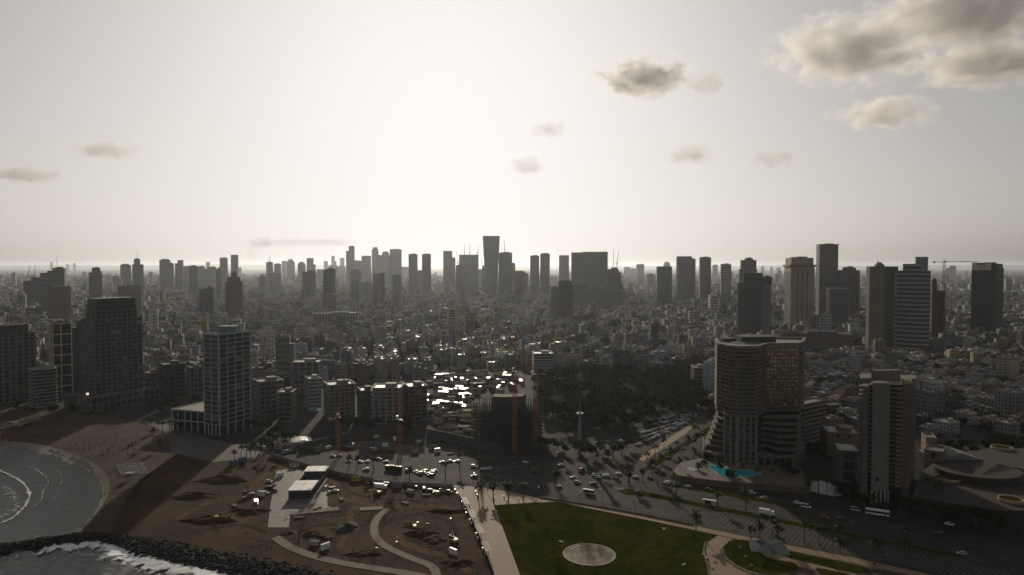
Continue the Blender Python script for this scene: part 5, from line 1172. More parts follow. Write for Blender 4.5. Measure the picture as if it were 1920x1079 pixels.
CARS={'car':car_proto('parked_car',4.4,1.8,.92,1.48,-1.35,.45,'car'),'van':car_proto('delivery_van',5.3,2.0,1.15,2.25,-2.45,1.5,'van'),'suv':car_proto('parked_car',4.7,1.9,1.05,1.75,-2.0,.6,'car')}
bus=thing('bus',(0,0,0),0,None,'bus','vehicles on the roads and car parks'); mb=MB(); mb.box(-6,-1.25,.35,6,1.25,1.35); mb.build('body',M_car,bus); mb=MB(); mb.box(-5.95,-1.22,1.35,5.97,1.22,2.55); mb.build('window_band',M_dglass,bus); mb=MB(); mb.box(-6,-1.25,2.55,6,1.25,3.1); mb.cbox(-1,0,3.1,4,1.6,.3); mb.build('roof_panel',M_car,bus)
wm=MB(); wm.bar((0,-.15,0),(0,.15,0),.48,n=10); wme=wm.mesh('wheel',M_tyre)
for x in(-3.6,3.8):
    for s in(-1,1): obj('wheel',wme,bus,(x,s*1.15,.48))
truck=thing('truck',(0,0,0),0,None,'truck','vehicles on the roads and car parks'); mb=MB(); mb.box(-4.2,-1.25,1.0,1.6,1.25,3.3); mb.build('cargo_box',M_car,truck); mb=MB(); mb.box(1.8,-1.2,.6,3.9,1.2,2.7); mb.build('cab',M_car,truck); mb=MB(); mb.box(3.2,-1.1,1.6,3.95,1.1,2.5); mb.build('windscreen',M_dglass,truck); mb=MB(); mb.box(-4.2,-.5,.6,3.6,.5,1.0); mb.build('chassis',M_dark,truck)
for x in(-3,-1.8,2.9):
    for s in(-1,1): obj('wheel',wme,truck,(x,s*1.1,.48))
CARS['bus']=bus; CARS['truck']=truck
bpy.context.view_layer.update()
for r in CARS.values(): reg(r)
CC={'white':(.6,.6,.58),'silver':(.35,.35,.36),'black':(.02,.02,.02),'dark grey':(.08,.08,.085),'red':(.25,.03,.02),'blue':(.05,.09,.18),'beige':(.3,.26,.2)}
cw=[28,22,16,18,5,6,5]; vused=set()
def vehicle(kind, p, yaw, colr=None, lab=None, phrase=None):
    colr=colr or rng.choices(list(CC),cw)[0]; t=CARS[kind]
    if kind in vused: o=dup(t,p,yaw)
    else: vused.add(kind); o=t; o.location=p; o.rotation_euler=(0,0,yaw)
    VC.append((o,CC[colr]))
    if lab: o['label']=lab
    else: auto(o,phrase or f"{colr} {'car' if kind in('car','suv') else kind}",1)
    return o
VC=[]
def heading(a,b): d=gp(*b)-gp(*a); return math.atan2(d.y,d.x)
h1=heading((600,855),(900,880)); h2=heading((1000,905),(1500,985)); h3=heading((1210,880),(1320,805))
vehicle('bus',gp(738,882,.07),h1,'black','dark bus stopped by the kerb on the wide road')
vehicle('bus',gp(1645,966,.07),h2,'white','white and blue bus in front of the concrete hotel slab')
vehicle('van',gp(1090,884,.07),h2+1.4,'red','red van waiting at the road junction')
vehicle('van',gp(964,876,.07),h1,'blue','blue van driving on the wide road past the lawn'); vehicle('truck',gp(1438,966,.07),h2,'white','white truck beside the grass median below the pool'); vehicle('truck',gp(715,917,.06),h1,'white','white box truck inside the dirt site by the hoarding')
vehicle('van',gp(1511,952,.07),h2,'white','white van parked below the terrace wall'); vehicle('van',gp(1603,958,.07),h2,'silver','silver van left of the white bus')
for (px,py) in [(625,857),(637,856),(654,866),(676,867),(689,867),(687,882),(711,862),(724,867),(766,884),(780,886),(787,889),(796,885),(803,890),(810,888),(814,884),(807,893),(845,866),(830,868),(858,866),(889,876),(889,895),(906,881),(917,880),(937,884),(985,868),(1052,874),(1075,897),(1083,906),(1116,893),(1126,890),(1136,894),(1122,897)]: vehicle(rng.choice(('car','car','suv')),gp(px,py,.07),h1+rng.choice((0,math.pi)))
for (px,py) in [(1160,890),(1191,896),(1220,898),(1250,907),(1258,908),(1048,914),(1112,909),(1196,926),(1290,914),(1306,905),(1328,919),(1404,930),(1433,936),(1410,926),(1546,972),(1578,974),(1700,992),(1760,1003),(1803,1040),(1780,985),(1495,945)]: vehicle(rng.choice(('car','suv','car')),gp(px,py,.07),h2+rng.choice((0,math.pi)))
for (px,py) in [(1225,877),(1252,860),(1280,842),(1300,826),(1268,830),(1250,842),(1317,808),(1318,815)]: vehicle('car',gp(px,py,.09),h3)
PK=[]
for row in range(5):
    a=Vector(gp(1194+row*6,836-row*11.5)); b=Vector(gp(1276+row*9,801-row*6)); n=19
    for k in range(n):
        if rng.random()<.88: PK.append((a.lerp(b,k/(n-1)),row))
WORD=['first','second','third','fourth','fifth','sixth','seventh','eighth','ninth','tenth','eleventh','twelfth','thirteenth','fourteenth','fifteenth','sixteenth','seventeenth','eighteenth','nineteenth','twentieth']; rc={}
for p,row in PK:
    i_=rc[row]=rc.get(row,-1)+1; cl=rng.choices(list(CC),cw)[0]; o=vehicle(rng.choice(('car','suv')),(p.x,p.y,.06),h3+math.pi/2+rng.uniform(-.04,.04),cl,f'{cl} parked car, {WORD[i_]} from the left in the {WORD[row]} car-park row'); o['group']='cars in the crowded car park'
for (px,py) in [(1060,842),(1076,838),(1098,836),(1120,832),(1140,830),(1150,834),(1165,828),(1172,832),(1105,845),(1155,842),(1050,850)]: vehicle('car',gp(px,py,.06),rng.uniform(0,3))
for (px,py) in [(612,916),(622,920),(617,926),(629,922),(505,905),(512,912),(503,918),(498,926),(516,922),(690,909),(702,909),(714,906),(726,911),(780,915),(795,920),(808,922),(818,926),(830,922),(842,924),(460,925),(470,932),(455,938),(545,846),(555,842),(536,850),(520,842),(495,842),(484,836)]: vehicle(rng.choice(('car','suv','car','suv','van')),gp(px,py,.06),rng.uniform(0,6.28),rng.choice((None,'dark grey','black','silver')))
bpy.context.view_layer.update()
for o,c in VC:
    for ch in o.children: ch.color=(*c,1)
# ------------------------------------------------------------------ dirt site, promenade and park furniture
def ribbon(name, px, w, z, m, label, cat, thick=.25, n=40):
    pts=smooth(P(px),n); o0=pts[n//2]; r=thing(name,(o0.x,o0.y,0),0,label,cat); prev=None; K=16
    for s in range(0,n-1,3):
        mb=MB(); e=min(n-1,s+3); seg=pts[s:e+1]; L_=[];R2=[]
        for i,p in enumerate(seg):
            g=s+i; a=pts[max(0,g-1)]; b=pts[min(n-1,g+1)]; t=(b-a).normalized(); nn=Vector((-t.y,t.x,0))*w/2
            if i==0 and s>0: p=p+t*.06
            L_.append(((p+nn-o0).x,(p+nn-o0).y)); R2.append(((p-nn-o0).x,(p-nn-o0).y))
        mb.prism(ccw(L_+R2[::-1]),0,z); mb.build('slab',m,r)
    return r
M_slab=mat('path_slab',(.125,.1,.073),rough=.85,var=.2,scale=.4)
ribbon('site_path',[(516,1008),(545,1027),(590,1044),(640,1056),(700,1066),(770,1077),(830,1090)],5.0,.22,M_slab,'wide curved concrete path at the front of the dirt site','path')
ribbon('site_path',[(728,955),(711,968),(702,985),(703,1003),(716,1020),(740,1034),(775,1049),(800,1058),(814,1068),(818,1082),(808,1095)],4.2,.24,M_slab,'S-shaped narrow concrete path in the middle of the dirt site','path')
def slabthing(name,px,z,m,label,cat): 
    pts=P(px); c=sum(pts,Vector())/len(pts); r=thing(name,(c.x,c.y,0),0,label,cat); mb=MB(); mb.prism(ccw([(p.x-c.x,p.y-c.y) for p in pts]),0,z); mb.build('slab',m,r); return r
slabthing('paved_court',[(518,884),(548,879),(613,890),(614,950),(632,956),(545,966),(541,990),(502,990),(506,955)],.2,mat('court_paving',(.11,.1,.088),rough=.7,var=.55,scale=.25),'pale paved court around the white-roofed pavilion','court')
slabthing('low_wall',[(674,953),(718,951),(718,957),(675,959)],.5,M_slab,'short straight pale wall left of the S-shaped path','wall')
slabthing('low_wall',[(545,962),(634,952),(636,958),(545,968)],.5,M_slab,'long pale wall along the front of the paved court','wall')
# pavilion
pv=thing('pavilion',(gp(570,925).x,gp(570,925).y,0),R(3),'low white-roofed pavilion with an open dark court, on the dirt site','pavilion'); wv=13.5
mb=MB(); mb.box(-wv/2,-10,.2,wv/2,8,5,bottom=False); mb.build('front_wall',M_dconc,pv); mb=MB(); mb.box(-wv/2,28,.2,wv/2,39,5,bottom=False); mb.build('rear_wall',M_dconc,pv)
mb=MB(); mb.box(-wv/2-.2,8,.2,-wv/2+.3,28,3.4); mb.box(wv/2-.3,8,.2,wv/2+.2,28,3.4); mb.build('court_wall',M_dconc,pv)
for (y0,y1) in ((-10.6,1.5),(1.9,8.4),(27.6,39.4)):
    for x0,x1 in ((-wv/2-.3,-.1),(.1,wv/2+.3)): mb=MB(); mb.box(x0,y0,5,x1,y1,5.35); mb.build('roof_panel',M_white,pv)
for k in range(6): mb=MB(); x=-wv/2+1.4+k*2.1; mb.box(x,-10.15,.6,x+1.3,-9.95,3.8); mb.build('door',M_dark,pv)
mb=MB(); mb.box(wv/2+2,-6,.2,wv/2+3,22,2.2); mb.build('side_wall',M_lconc,pv)
# hoarding fences
def fence(px, h, m, label, step=4.0, name='hoarding_fence', post=True):
    pts=[gp(*p) for p in px]; r=thing(name,pts[0],0,label,'fence'); mb=MB(); mb.box(.03,-.06,.1,step-.03,.06,h); pm=mb.mesh('panel',m); mb=MB(); mb.box(-.08,-.12,0,.08,.12,h+.25); po=mb.mesh('post',M_dark)
    for a,b in zip(pts,pts[1:]):
        d=b-a; n=max(1,int(d.length/step)); an=math.atan2(d.y,d.x)
        for k in range(n):
            p=a+d*(k/n)-pts[0]; o=obj('panel',pm,r,p,an); o.scale.x=d.length/n/step; obj('post',po,r,p,an)
fence([(506,857),(545,869),(600,884),(640,894),(700,905)],3.0,mat('hoarding_grey',(.12,.12,.125),rough=.6,var=.2),'grey hoarding fence along the upper edge of the dirt site')
fence([(700,906),(770,911),(848,914)],2.4,mat('hoarding_pale',(.2,.2,.19),rough=.6,var=.25),'pale hoarding fence behind the box truck')
fence([(862,934),(893,996),(926,1080)],2.0,mat('hoarding_dark',(.035,.05,.05),rough=.6,var=.3),'dark fence along the left side of the promenade')
fence([(236,938),(262,906),(300,880)],2.2,mat('hoarding_dark'),'dark fence between the beach and the dirt site')
fence([(1012,934.5),(1100,948),(1200,966),(1300,986.5)],1.0,mat('rail_metal',(.1,.1,.095),rough=.5),'low railing along the pavement behind the lawn',3.0,'railing')
# pit walls
def wallrun(px,h,label,m,th=.8):
    pts=[gp(*p) for p in px]; r=thing('retaining_wall',pts[0],0,label,'wall')
    for a,b in zip(pts,pts[1:]):
        d=b-a; an=math.atan2(d.y,d.x); n=max(1,int(d.length/8))
        for k in range(n): mb=MB(); l=d.length/n; mb.box(.02,-th/2,0,l-.02,th/2,h); mb.build('panel',m,r,loc=a+d*(k/n)-pts[0],rz=an)
wallrun([(800,822),(840,830),(890,842),(945,858)],8,'long dark grey retaining wall at the right of the excavated pit',M_dconc)
wallrun([(566,846),(640,828),(712,812),(760,812)],6,'dark retaining wall rising along the left of the excavated pit',M_dconc)
sheet('pit_ground',P([(570,850),(640,832),(712,815),(800,824),(890,845),(940,860),(900,863),(760,858),(600,850)]),.03,mat('pit_earth',(.045,.036,.028),rough=.95,var=.5,scale=.1))
# mounds, stacks, machines
def mound(px,py,rx,ry,h,label,m=M_dirt):
    c=gp(px,py); r=random.Random(px*31+py); bm=bmesh.new(); bmesh.ops.create_icosphere(bm,subdivisions=3,radius=1)
    for v in bm.verts: z_=max(-.1,v.co.z); v.co=Vector((v.co.x*rx*(1.15-.5*z_),v.co.y*ry*(1.3-.6*z_),(z_**1.6 if z_>0 else z_)*h))*(1+.25*math.sin(v.co.x*4+px)*math.cos(v.co.y*5+py)+r.uniform(-.1,.1))
    me=bpy.data.meshes.new('dirt_mound'); bm.to_mesh(me); bm.free(); me.materials.append(m); obj('dirt_mound',me,None,(c.x,c.y,0),None,None,label,'mound','heaps on the dirt site')
M_dd=mat('dark_gravel',(.04,.033,.028),rough=.95,var=.4,scale=.4)
for a in ((650,990,6,7,2.6,'dark gravel heap in the middle of the dirt site'),(600,1010,7,4,1.6,'low brown heap beside the wide curved path'),(585,1003,5,3,2,'broken heap left of the gravel heap'),(680,1040,9,3,1.2,'dark flat heap in front of the S-shaped path'),(790,1000,9,5,2,'brown heap where the excavator digs'),(815,1012,6,6,1.4,'soft heap right of the digging excavator'),(770,985,6,4,1.2,'small heap inside the S-shaped path'),(840,960,12,3,1.6,'long ridge of earth below the hoarding'),(420,900,16,7,3,'large dark heap at the left of the dirt site'),(365,930,14,6,2.4,'broad heap above the breakwater'),(470,960,10,5,2,'heap below the parked site vehicles'),(540,1000,4,3,1,'low spoil heap near the paved court'),(860,1055,8,5,1.5,'round heap beside the promenade fence'),(395,975,15,5,2.2,'flat heap of earth behind the breakwater'),(650,842,9,5,2.5,'earth heap beside the left pit crane'),(725,848,10,4,2.2,'earth heap in front of the middle pit crane'),(765,830,8,5,3,'earth heap behind the middle pit crane'),(685,824,10,6,2.5,'broad earth heap at the back of the pit')): mound(*a,m=M_dd if 'gravel' in a[5] else M_dirt)
def stack(px,py,label,kind):
    r=thing('material_stack',gp(px,py,.05),rng.uniform(0,3),label,'building material','stacks of material on the dirt site')
    for k in range(9):
        mb=MB(); row=k//3; c=k%3
        if kind==0: mb.cbox(0,(c-1)*.7,row*.32,5,.6,.28)
        elif kind==1: mb.bar((-2.5,(c-1)*.8,.4+row*.75),(2.5,(c-1)*.8,.4+row*.75),.36,n=8)
        else: mb.cbox((c-1)*1.6,0,row*1.0,1.4,1.3,.95)
        mb.build(('plank','pipe','pallet')[kind],(M_slab,M_metal,M_white)[kind],r)
for i,(px,py,lb) in enumerate(((595,955,'planks left of the long pale wall'),(560,972,'planks in front of the paved court'),(590,1022,'pipes beside the broken heap'),(610,1030,'pallets near the wide curved path'),(640,938,'planks right of the pavilion'),(770,925,'pipes below the pale hoarding'),(800,930,'planks behind the ridge of earth'),(850,1040,'pallets beside the promenade fence'),(480,945,'pipes left of the paved court'),(490,930,'pallets left of the paved court'),(440,950,'planks on the left of the site'),(525,895,'pallets at the court corner'),(760,945,'planks in the open trench'))): stack(px,py,('stack of ' if 'pallets' not in lb else 'pile of ')+lb,0 if 'planks' in lb else 1 if 'pipes' in lb else 2)
def excavator(px,py,yaw,label,m):
    r=thing('excavator',gp(px,py,.05),R(yaw),label,'excavator')
    for s in(-1,1): mb=MB(); mb.prism([(-2,-.3+s*1.2),(2,-.3+s*1.2),(2,.3+s*1.2),(-2,.3+s*1.2)],0,.9); mb.build('track',M_tyre,r)
    mb=MB(); mb.box(-2.1,-1.3,1.0,1.2,1.3,2.3); mb.build('body',m,r); mb=MB(); mb.frustum([(0,.2),(1.5,.2),(1.5,1.3),(0,1.3)],2.3,[(.1,.3),(1.2,.3),(1.2,1.2),(.1,1.2)],3.3); mb.build('cab',M_dglass,r)
    mb=MB(); mb.bar((1,-.4,2),(3.6,-.4,4.6),.28); mb.build('boom',m,r); mb=MB(); mb.bar((3.6,-.4,4.6),(5.6,-.4,2),.2); mb.build('arm',m,r); mb=MB(); mb.frustum([(5.2,-.9),(6,-.9),(6,.1),(5.2,.1)],.9,[(5.1,-.9),(6.2,-.9),(6.2,.1),(5.1,.1)],2); mb.build('bucket',M_dark,r)
excavator(782,992,30,'yellow excavator digging inside the S-shaped path',M_yellow); excavator(852,1018,120,'cream-topped excavator on the right of the dirt site',mat('cream_steel',(.5,.44,.3),rough=.5)); excavator(708,928,160,'dark excavator below the box truck',M_orange); excavator(410,975,10,'small excavator at the left of the dirt site',M_yellow)
def cabin(px,py,yaw,label,m):
    r=thing('site_cabin',gp(px,py,.05),R(yaw),label,'cabin'); mb=MB(); mb.box(-3,-1.2,.2,3,1.2,2.8); mb.build('body',m,r); mb=MB(); mb.box(-3.1,-1.3,2.8,3.1,1.3,2.95); mb.build('roof_panel',M_mroof,r)
    for x in(-1.6,1.2): mb=MB(); mb.box(x,-1.24,1.2,x+1,-1.18,2.1); mb.build('window',M_dglass,r)
for k,(px,py) in enumerate(((600,838),(615,842),(662,838),(680,832),(700,845),(722,838),(772,840),(785,832),(820,848),(845,852),(705,822),(740,826))):
    stack(px,py,'',k%3); auto(bpy.data.objects[[o.name for o in COL.objects if o.name.startswith('material_stack')][-1]],('stack of planks','stack of pipes','pile of pallets')[k%3]+' on the pit floor',1)
M_bluec=mat('cabin_blue',(.1,.15,.2),rough=.5)
for a in ((438,872,20,'blue site cabin at the upper left of the dirt site',M_bluec),(455,866,20,'second blue cabin beside the upper left cabin',M_bluec),(745,914,5,'grey site cabin right of the box truck',M_conc),(835,918,5,'grey site cabin below the promenade corner',M_conc),(552,876,10,'cream site cabin behind the pavilion',mat('cream_steel')),(668,902,12,'yellow site cabin by the hoarding',M_yellow),(596,846,20,'grey site cabin at the left corner of the pit',M_conc),(690,846,8,'grey site cabin on the pit floor between the cranes',M_conc),(778,850,4,'pale site cabin right of the middle pit crane',M_lconc),(812,842,10,'blue site cabin against the dark retaining wall',M_bluec)): cabin(*a)
# promenade pergolas, bollards, lamps
pg=math.atan2(*(gp(926,1079)-gp(862,932)).yx)
def pergola(px,py,label):
    r=thing('pergola',gp(px,py,.2),pg,label,'pergola','slatted pergolas along the promenade')
    for x in(-5,5): mb=MB(); mb.box(x-.12,-.12,0,x+.12,.12,3); mb.build('post',M_dark,r)
    mb=MB(); mb.box(-5.4,-.1,3,5.4,.1,3.2); mb.build('beam',M_dark,r); sm=MB(); sm.box(-.14,-1.7,3.2,.14,1.7,3.36); sme=sm.mesh('slat',M_dark)
    for k in range(9): obj('slat',sme,r,(-5.2+k*1.3,0,.004))
for k,(px,py) in enumerate(((873,950),(886,975),(899,1004),(912,1037))): pergola(px,py,('pergola nearest the road on the promenade','second pergola from the road on the promenade','third pergola from the road on the promenade','pergola farthest from the road on the promenade')[k])
bl=MB(); bl.prism(ngon(8,.32,.32),0,1.15); bl.prism(ngon(8,.42,.42),1.15,1.35); blm=bl.mesh('bollard',mat('white_bollard',(.75,.74,.7),rough=.3))
for px,py in ((853,921),(857,928),(866,944),(870,952),(873,958),(874,965),(881,978),(884,984),(893,1004),(896,1012),(905,1032),(910,1040),(892,925),(895,931),(926,936),(945,934),(950,941),(972,938)): o=obj('bollard',blm,None,gp(px,py,.2),None,None,None,'bollard','white bollards of the promenade'); auto(o,'white bollard',1)
rl=thing('guard_rail',gp(902,954,.2),pg,'white rail at the lawn corner beside the promenade','rail'); mb=MB(); mb.bar((0,0,.9),(9,0,.9),.12); mb.build('rail',M_white,rl)
for x in(0.2,4.5,8.8): mb=MB(); mb.bar((x,0,0),(x,0,.9),.08); mb.build('post',M_white,rl)
def lamp(px,py,h=8,z=.1):
    r=thing('street_lamp',gp(px,py,z),rng.uniform(0,6),None,'street lamp','street lamps'); mb=MB(); mb.bar((0,0,0),(0,0,h),.11,n=6,r2=.07); mb.build('pole',M_dark,r); mb=MB(); mb.bar((0,0,h),(1.4,0,h+.3),.06,n=5); mb.build('arm',M_dark,r); mb=MB(); mb.box(1.1,-.18,h+.2,1.9,.18,h+.36); mb.build('lamp_head',M_metal,r); auto(r,'thin street lamp',4)
for px,py in ((886,912),(1013,938),(1087,950),(1190,966),(1290,988),(1460,1022),(1560,1040),(1650,1060),(620,888),(680,902),(800,909),(560,872),(848,1000),(1195,905),(1178,928),(1268,940),(1320,952),(1500,988),(1600,1010),(1700,1030),(440,872),(330,838),(600,856),(700,860),(900,866),(740,1050),(560,1030),(700,1060),(1660,1075),(1130,944)): lamp(px,py)
# round plaza
rp=thing('round_plaza',gp(1105,1041,0),0,'pale round paved plaza with a mosaic set in the lawn','plaza'); c=gp(1105,1041); rx=(gp(1154,1041).x-gp(1056,1041).x)/2; ry=(gp(1105,1021).y-gp(1105,1061).y)/2
mb=MB(); mb.prism(ngon(48,rx,rx),0,.34); mb.build('paving',mat('mosaic_paving',(.24,.19,.135),rough=.8,var=.6,scale=.35,col2=(.12,.085,.06),scale2=.16),rp)
obj('kerb_ring',ring_mesh('kerb_ring',ngon(48,rx,rx),.6,.1,.5,M_lconc),rp)
for k,(ri,w_) in enumerate(((rx*.72,.5),(rx*.45,.4))):
    for j in range(16):
        mb=MB(); a0=j*math.pi/8+.03; a1=(j+1)*math.pi/8-.03; q=[(rr*math.cos(a),rr*math.sin(a)) for rr,a in((ri,a0),(ri+w_,a0),(ri+w_,a1),(ri,a1))]; mb.prism(q,.3,.36); mb.build('inlay_stone',M_dconc,rp)
# shade sail with posts
ss=thing('shade_sail',gp(1440,1042,.2),R(-8),'dark shade sail on posts over the small playground','canopy'); mb=MB(); mb.quad((-9,-5,3.6),(9,-6,3.2),(8,7,5.2),(-8,6,4.6)); mb.quad((-8,6,4.5),(8,7,5.1),(9,-6,3.1),(-9,-5,3.5)); mb.build('sail',mat('sail_cloth',(.04,.055,.06),rough=.8,var=.2),ss)
for x,y,h in((-9,-5,4),(9,-6,3.6),(8,7,5.6),(-8,6,5)): mb=MB(); mb.bar((x,y,0),(x,y,h),.12); mb.build('post',M_dark,ss)
wb=MB(); wb.cbox(0,0,0,2.4,1.0,.5); wbm=wb.mesh('stone_bench',M_lconc)
for px,py,lb in ((1320,1041,'pale stone bench left of the winding footpath'),(1324,1047,'second pale bench beside the winding footpath'),(1245,993,'pale slab lying alone on the lawn'),(1052,1017,'small pale block on the lawn above the plaza'),(1282,1060,'flat pale stone on the lawn by the footpath')): obj('stone_bench',wbm,None,gp(px,py,.2),rng.uniform(0,3),None,lb,'bench')
st=random.Random(2); stn=MB(); stn.cbox(0,0,0,.9,.7,.5); stm=stn.mesh('edge_stone',M_lconc)
ek=[(1323,1018),(1319,1032),(1322,1045),(1327,1060),(1330,1078),(1350,1030),(1355,1044),(1368,1054),(1380,1063),(1400,1072),(1420,1078),(1375,1010),(1362,1018)]
es=thing('path_edging',gp(1340,1040,.2),0,'broken row of pale edge stones along the winding footpath','edging')
for a,b in zip(ek,ek[1:]):
    if abs(a[0]-b[0])>60: continue
    for k in range(4): p=gp(a[0]+(b[0]-a[0])*k/4+st.uniform(-1,1),a[1]+(b[1]-a[1])*k/4,.2)-es.location; obj('edge_stone',stm,es,p,st.uniform(0,3))
# beach: loungers, umbrellas, cafe roofs, lifeguard hut
lg=thing('sunlounger',(0,0,0),0,None,'sunlounger','white sunloungers in rows on the beach'); mb=MB(); M_lg=mat('lounger_plastic',(.3,.3,.285),rough=.6,var=.2); mb.box(-1,-.38,.3,.5,.38,.42); mb.build('seat',M_lg,lg); mb=MB(); mb.quad((.5,-.38,.42),(1.15,-.38,.9),(1.15,.38,.9),(.5,.38,.42)); mb.quad((.5,.38,.36),(1.15,.38,.84),(1.15,-.38,.84),(.5,-.38,.36)); mb.build('backrest',M_lg,lg)
for x,y in((-.9,-.3),(-.9,.3),(.6,-.3),(.6,.3)): mb=MB(); mb.box(x-.04,y-.04,0,x+.04,y+.04,.3); mb.build('leg',M_metal,lg)
um=thing('beach_umbrella',(0,0,0),0,None,'umbrella','closed beach umbrellas on the sand'); mb=MB(); mb.bar((0,0,0),(0,0,2.5),.05); mb.build('pole',M_metal,um); mb=MB(); mb.bar((0,0,.9),(0,0,2.4),.42,n=7,r2=.08); mb.build('folded_cloth',mat('umbrella_red',(.2,.03,.02),rough=.9,var=.3),um)
bpy.context.view_layer.update(); reg(lg); reg(um); f1=True
for row in range(7):
    for k in range(10):
        p=gp(219+k*5.3+row*1.5+rng.uniform(-.8,.8),873+row*2.9-k*.35+rng.uniform(-.5,.5),-.05)
        lb=f'white sunlounger, {WORD[k]} from the left in the {WORD[row]} row from the back'
        if f1: lg.location=p; lg['label']=lb; f1=False; lg.rotation_euler=(0,0,2.6)
        else: dup(lg,p,2.6+rng.uniform(-.1,.1),None,lb)
f1=True
for (x0,x1,y0,y1,n) in ((-20,112,815,829,60),(128,255,826,858,75)):
    for k in range(n):
        p=gp(rng.uniform(x0,x1),rng.uniform(y0,y1),-.3); lb='closed red umbrella in the mass on the left sand' if x0<0 else 'closed red umbrella in the scattered group on the middle sand'
        if f1: um.location=p; um['label']=lb; f1=False
        else: dup(um,p,0,None,lb)
for px,py,rr,lb in ((45,796,9,'round thatched cafe roof at the left of the beach'),(20,800,7,'smaller thatched cafe roof left of the round one'),(66,792,6,'flat thatched cafe roof right of the round one')):
    r=thing('beach_cafe',gp(px,py),0,lb,'cafe'); mb=MB(); mb.frustum(ngon(14,rr,rr),2.8,ngon(14,rr*.3,rr*.3),4.4); mb.build('roof',mat('thatch',(.12,.1,.07),rough=.95,var=.4,scale=.8),r)
    for k in range(7): a=k*.9; mb=MB(); mb.bar((math.cos(a)*rr*.8,math.sin(a)*rr*.8,0),(math.cos(a)*rr*.8,math.sin(a)*rr*.8,2.9),.12); mb.build('post',M_trunk,r)
lh=thing('lifeguard_hut',gp(243,898,-.2),.3,'small blue-grey lifeguard hut below the sunlounger rows','hut'); mb=MB(); mb.box(-1.8,-1.5,1.5,1.8,1.5,3.9); mb.build('cabin',M_bluec,lh); mb=MB(); mb.box(-2.2,-1.9,3.9,2.2,1.9,4.1); mb.build('roof',M_wroof,lh)
for x,y in((-1.6,-1.3),(1.6,-1.3),(1.6,1.3),(-1.6,1.3)): mb=MB(); mb.bar((x,y,0),(x,y,1.5),.1); mb.build('stilt',M_trunk,lh)
# white tent roof by the beach road, turquoise awning
wt=thing('white_tent',gp(564,836),.3,'white vaulted tent roof beside the beach road','tent'); mb=MB(); mb.box(-8,-6,0,8,6,3.2); mb.build('wall',M_lconc,wt); mb=MB()
for k in range(6):
    a0,a1=math.pi*k/6,math.pi*(k+1)/6; mb.quad((-8.4*math.cos(a0),-6.4,3.2+2.6*math.sin(a0)),(-8.4*math.cos(a1),-6.4,3.2+2.6*math.sin(a1)),(-8.4*math.cos(a1),6.4,3.2+2.6*math.sin(a1)),(-8.4*math.cos(a0),6.4,3.2+2.6*math.sin(a0)))
mb.build('vault',M_white,wt)
aw=thing('awning',gp(590,776),.2,'turquoise awning at the foot of the white banded office','awning'); mb=MB(); mb.quad((-6,-4,3.2),(6,-4,3.2),(6,3,4.6),(-6,3,4.6)); mb.quad((-6,3,4.5),(6,3,4.5),(6,-4,3.1),(-6,-4,3.1)); mb.build('cloth',mat('turquoise_cloth',(.03,.13,.15),rough=.7,var=.15),aw)
for x in(-5.8,5.8): mb=MB(); mb.bar((x,-3.8,0),(x,-3.8,3.2),.1); mb.build('post',M_metal,aw)
ks=thing('bus_shelter',gp(1103,926,.1),h2,'small white bus shelter on the traffic island','shelter'); mb=MB(); mb.box(-3.5,-1,2.5,3.5,1,2.7); mb.build('roof',M_white,ks); mb=MB(); mb.box(-3.2,.8,.3,3.2,.9,2.3); mb.build('back_panel',M_dglass,ks)
for x in(-3.2,3.2): mb=MB(); mb.bar((x,.85,0),(x,.85,2.5),.08); mb.build('post',M_metal,ks)
bs=thing('bus_shelter',gp(1330,946,.2),h2,'white-topped bus shelter on the long grass median','shelter'); mb=MB(); mb.box(-4,-1,2.5,4,1,2.75); mb.build('roof',M_white,bs); mb=MB(); mb.box(-2.6,.5,0,.8,.9,2.5); mb.build('back_panel',M_dglass,bs)
# ------------------------------------------------------------------ people
def person_mat():
    m=bpy.data.materials.new('clothing_and_skin'); m.use_nodes=True; N=m.node_tree.nodes; L=m.node_tree.links; tc=N.new('ShaderNodeTexCoord'); sp=N.new('ShaderNodeSeparateXYZ'); L.new(tc.outputs['Object'],sp.inputs[0]); oi=N.new('ShaderNodeObjectInfo')
    def gt(v): q=N.new('ShaderNodeMath'); q.operation='GREATER_THAN'; q.inputs[1].default_value=v; L.new(sp.outputs['Z'],q.inputs[0]); return q.outputs[0]
    def mx(f,a,b):
        q=N.new('ShaderNodeMix'); q.data_type='RGBA'; L.new(f,q.inputs['Factor'])
        for s,v in(('A',a),('B',b)): 
            if isinstance(v,tuple): q.inputs[s].default_value=v
            else: L.new(v,q.inputs[s])
        return q.outputs['Result']
    c=mx(gt(.92),(.03,.03,.04,1),oi.outputs['Color']); c=mx(gt(1.45),c,(.3,.18,.12,1)); c=mx(gt(1.64),c,(.03,.02,.015,1)); L.new(c,N['Principled BSDF'].inputs['Base Color']); N['Principled BSDF'].inputs['Roughness'].default_value=.8; return m
M_person=person_mat()
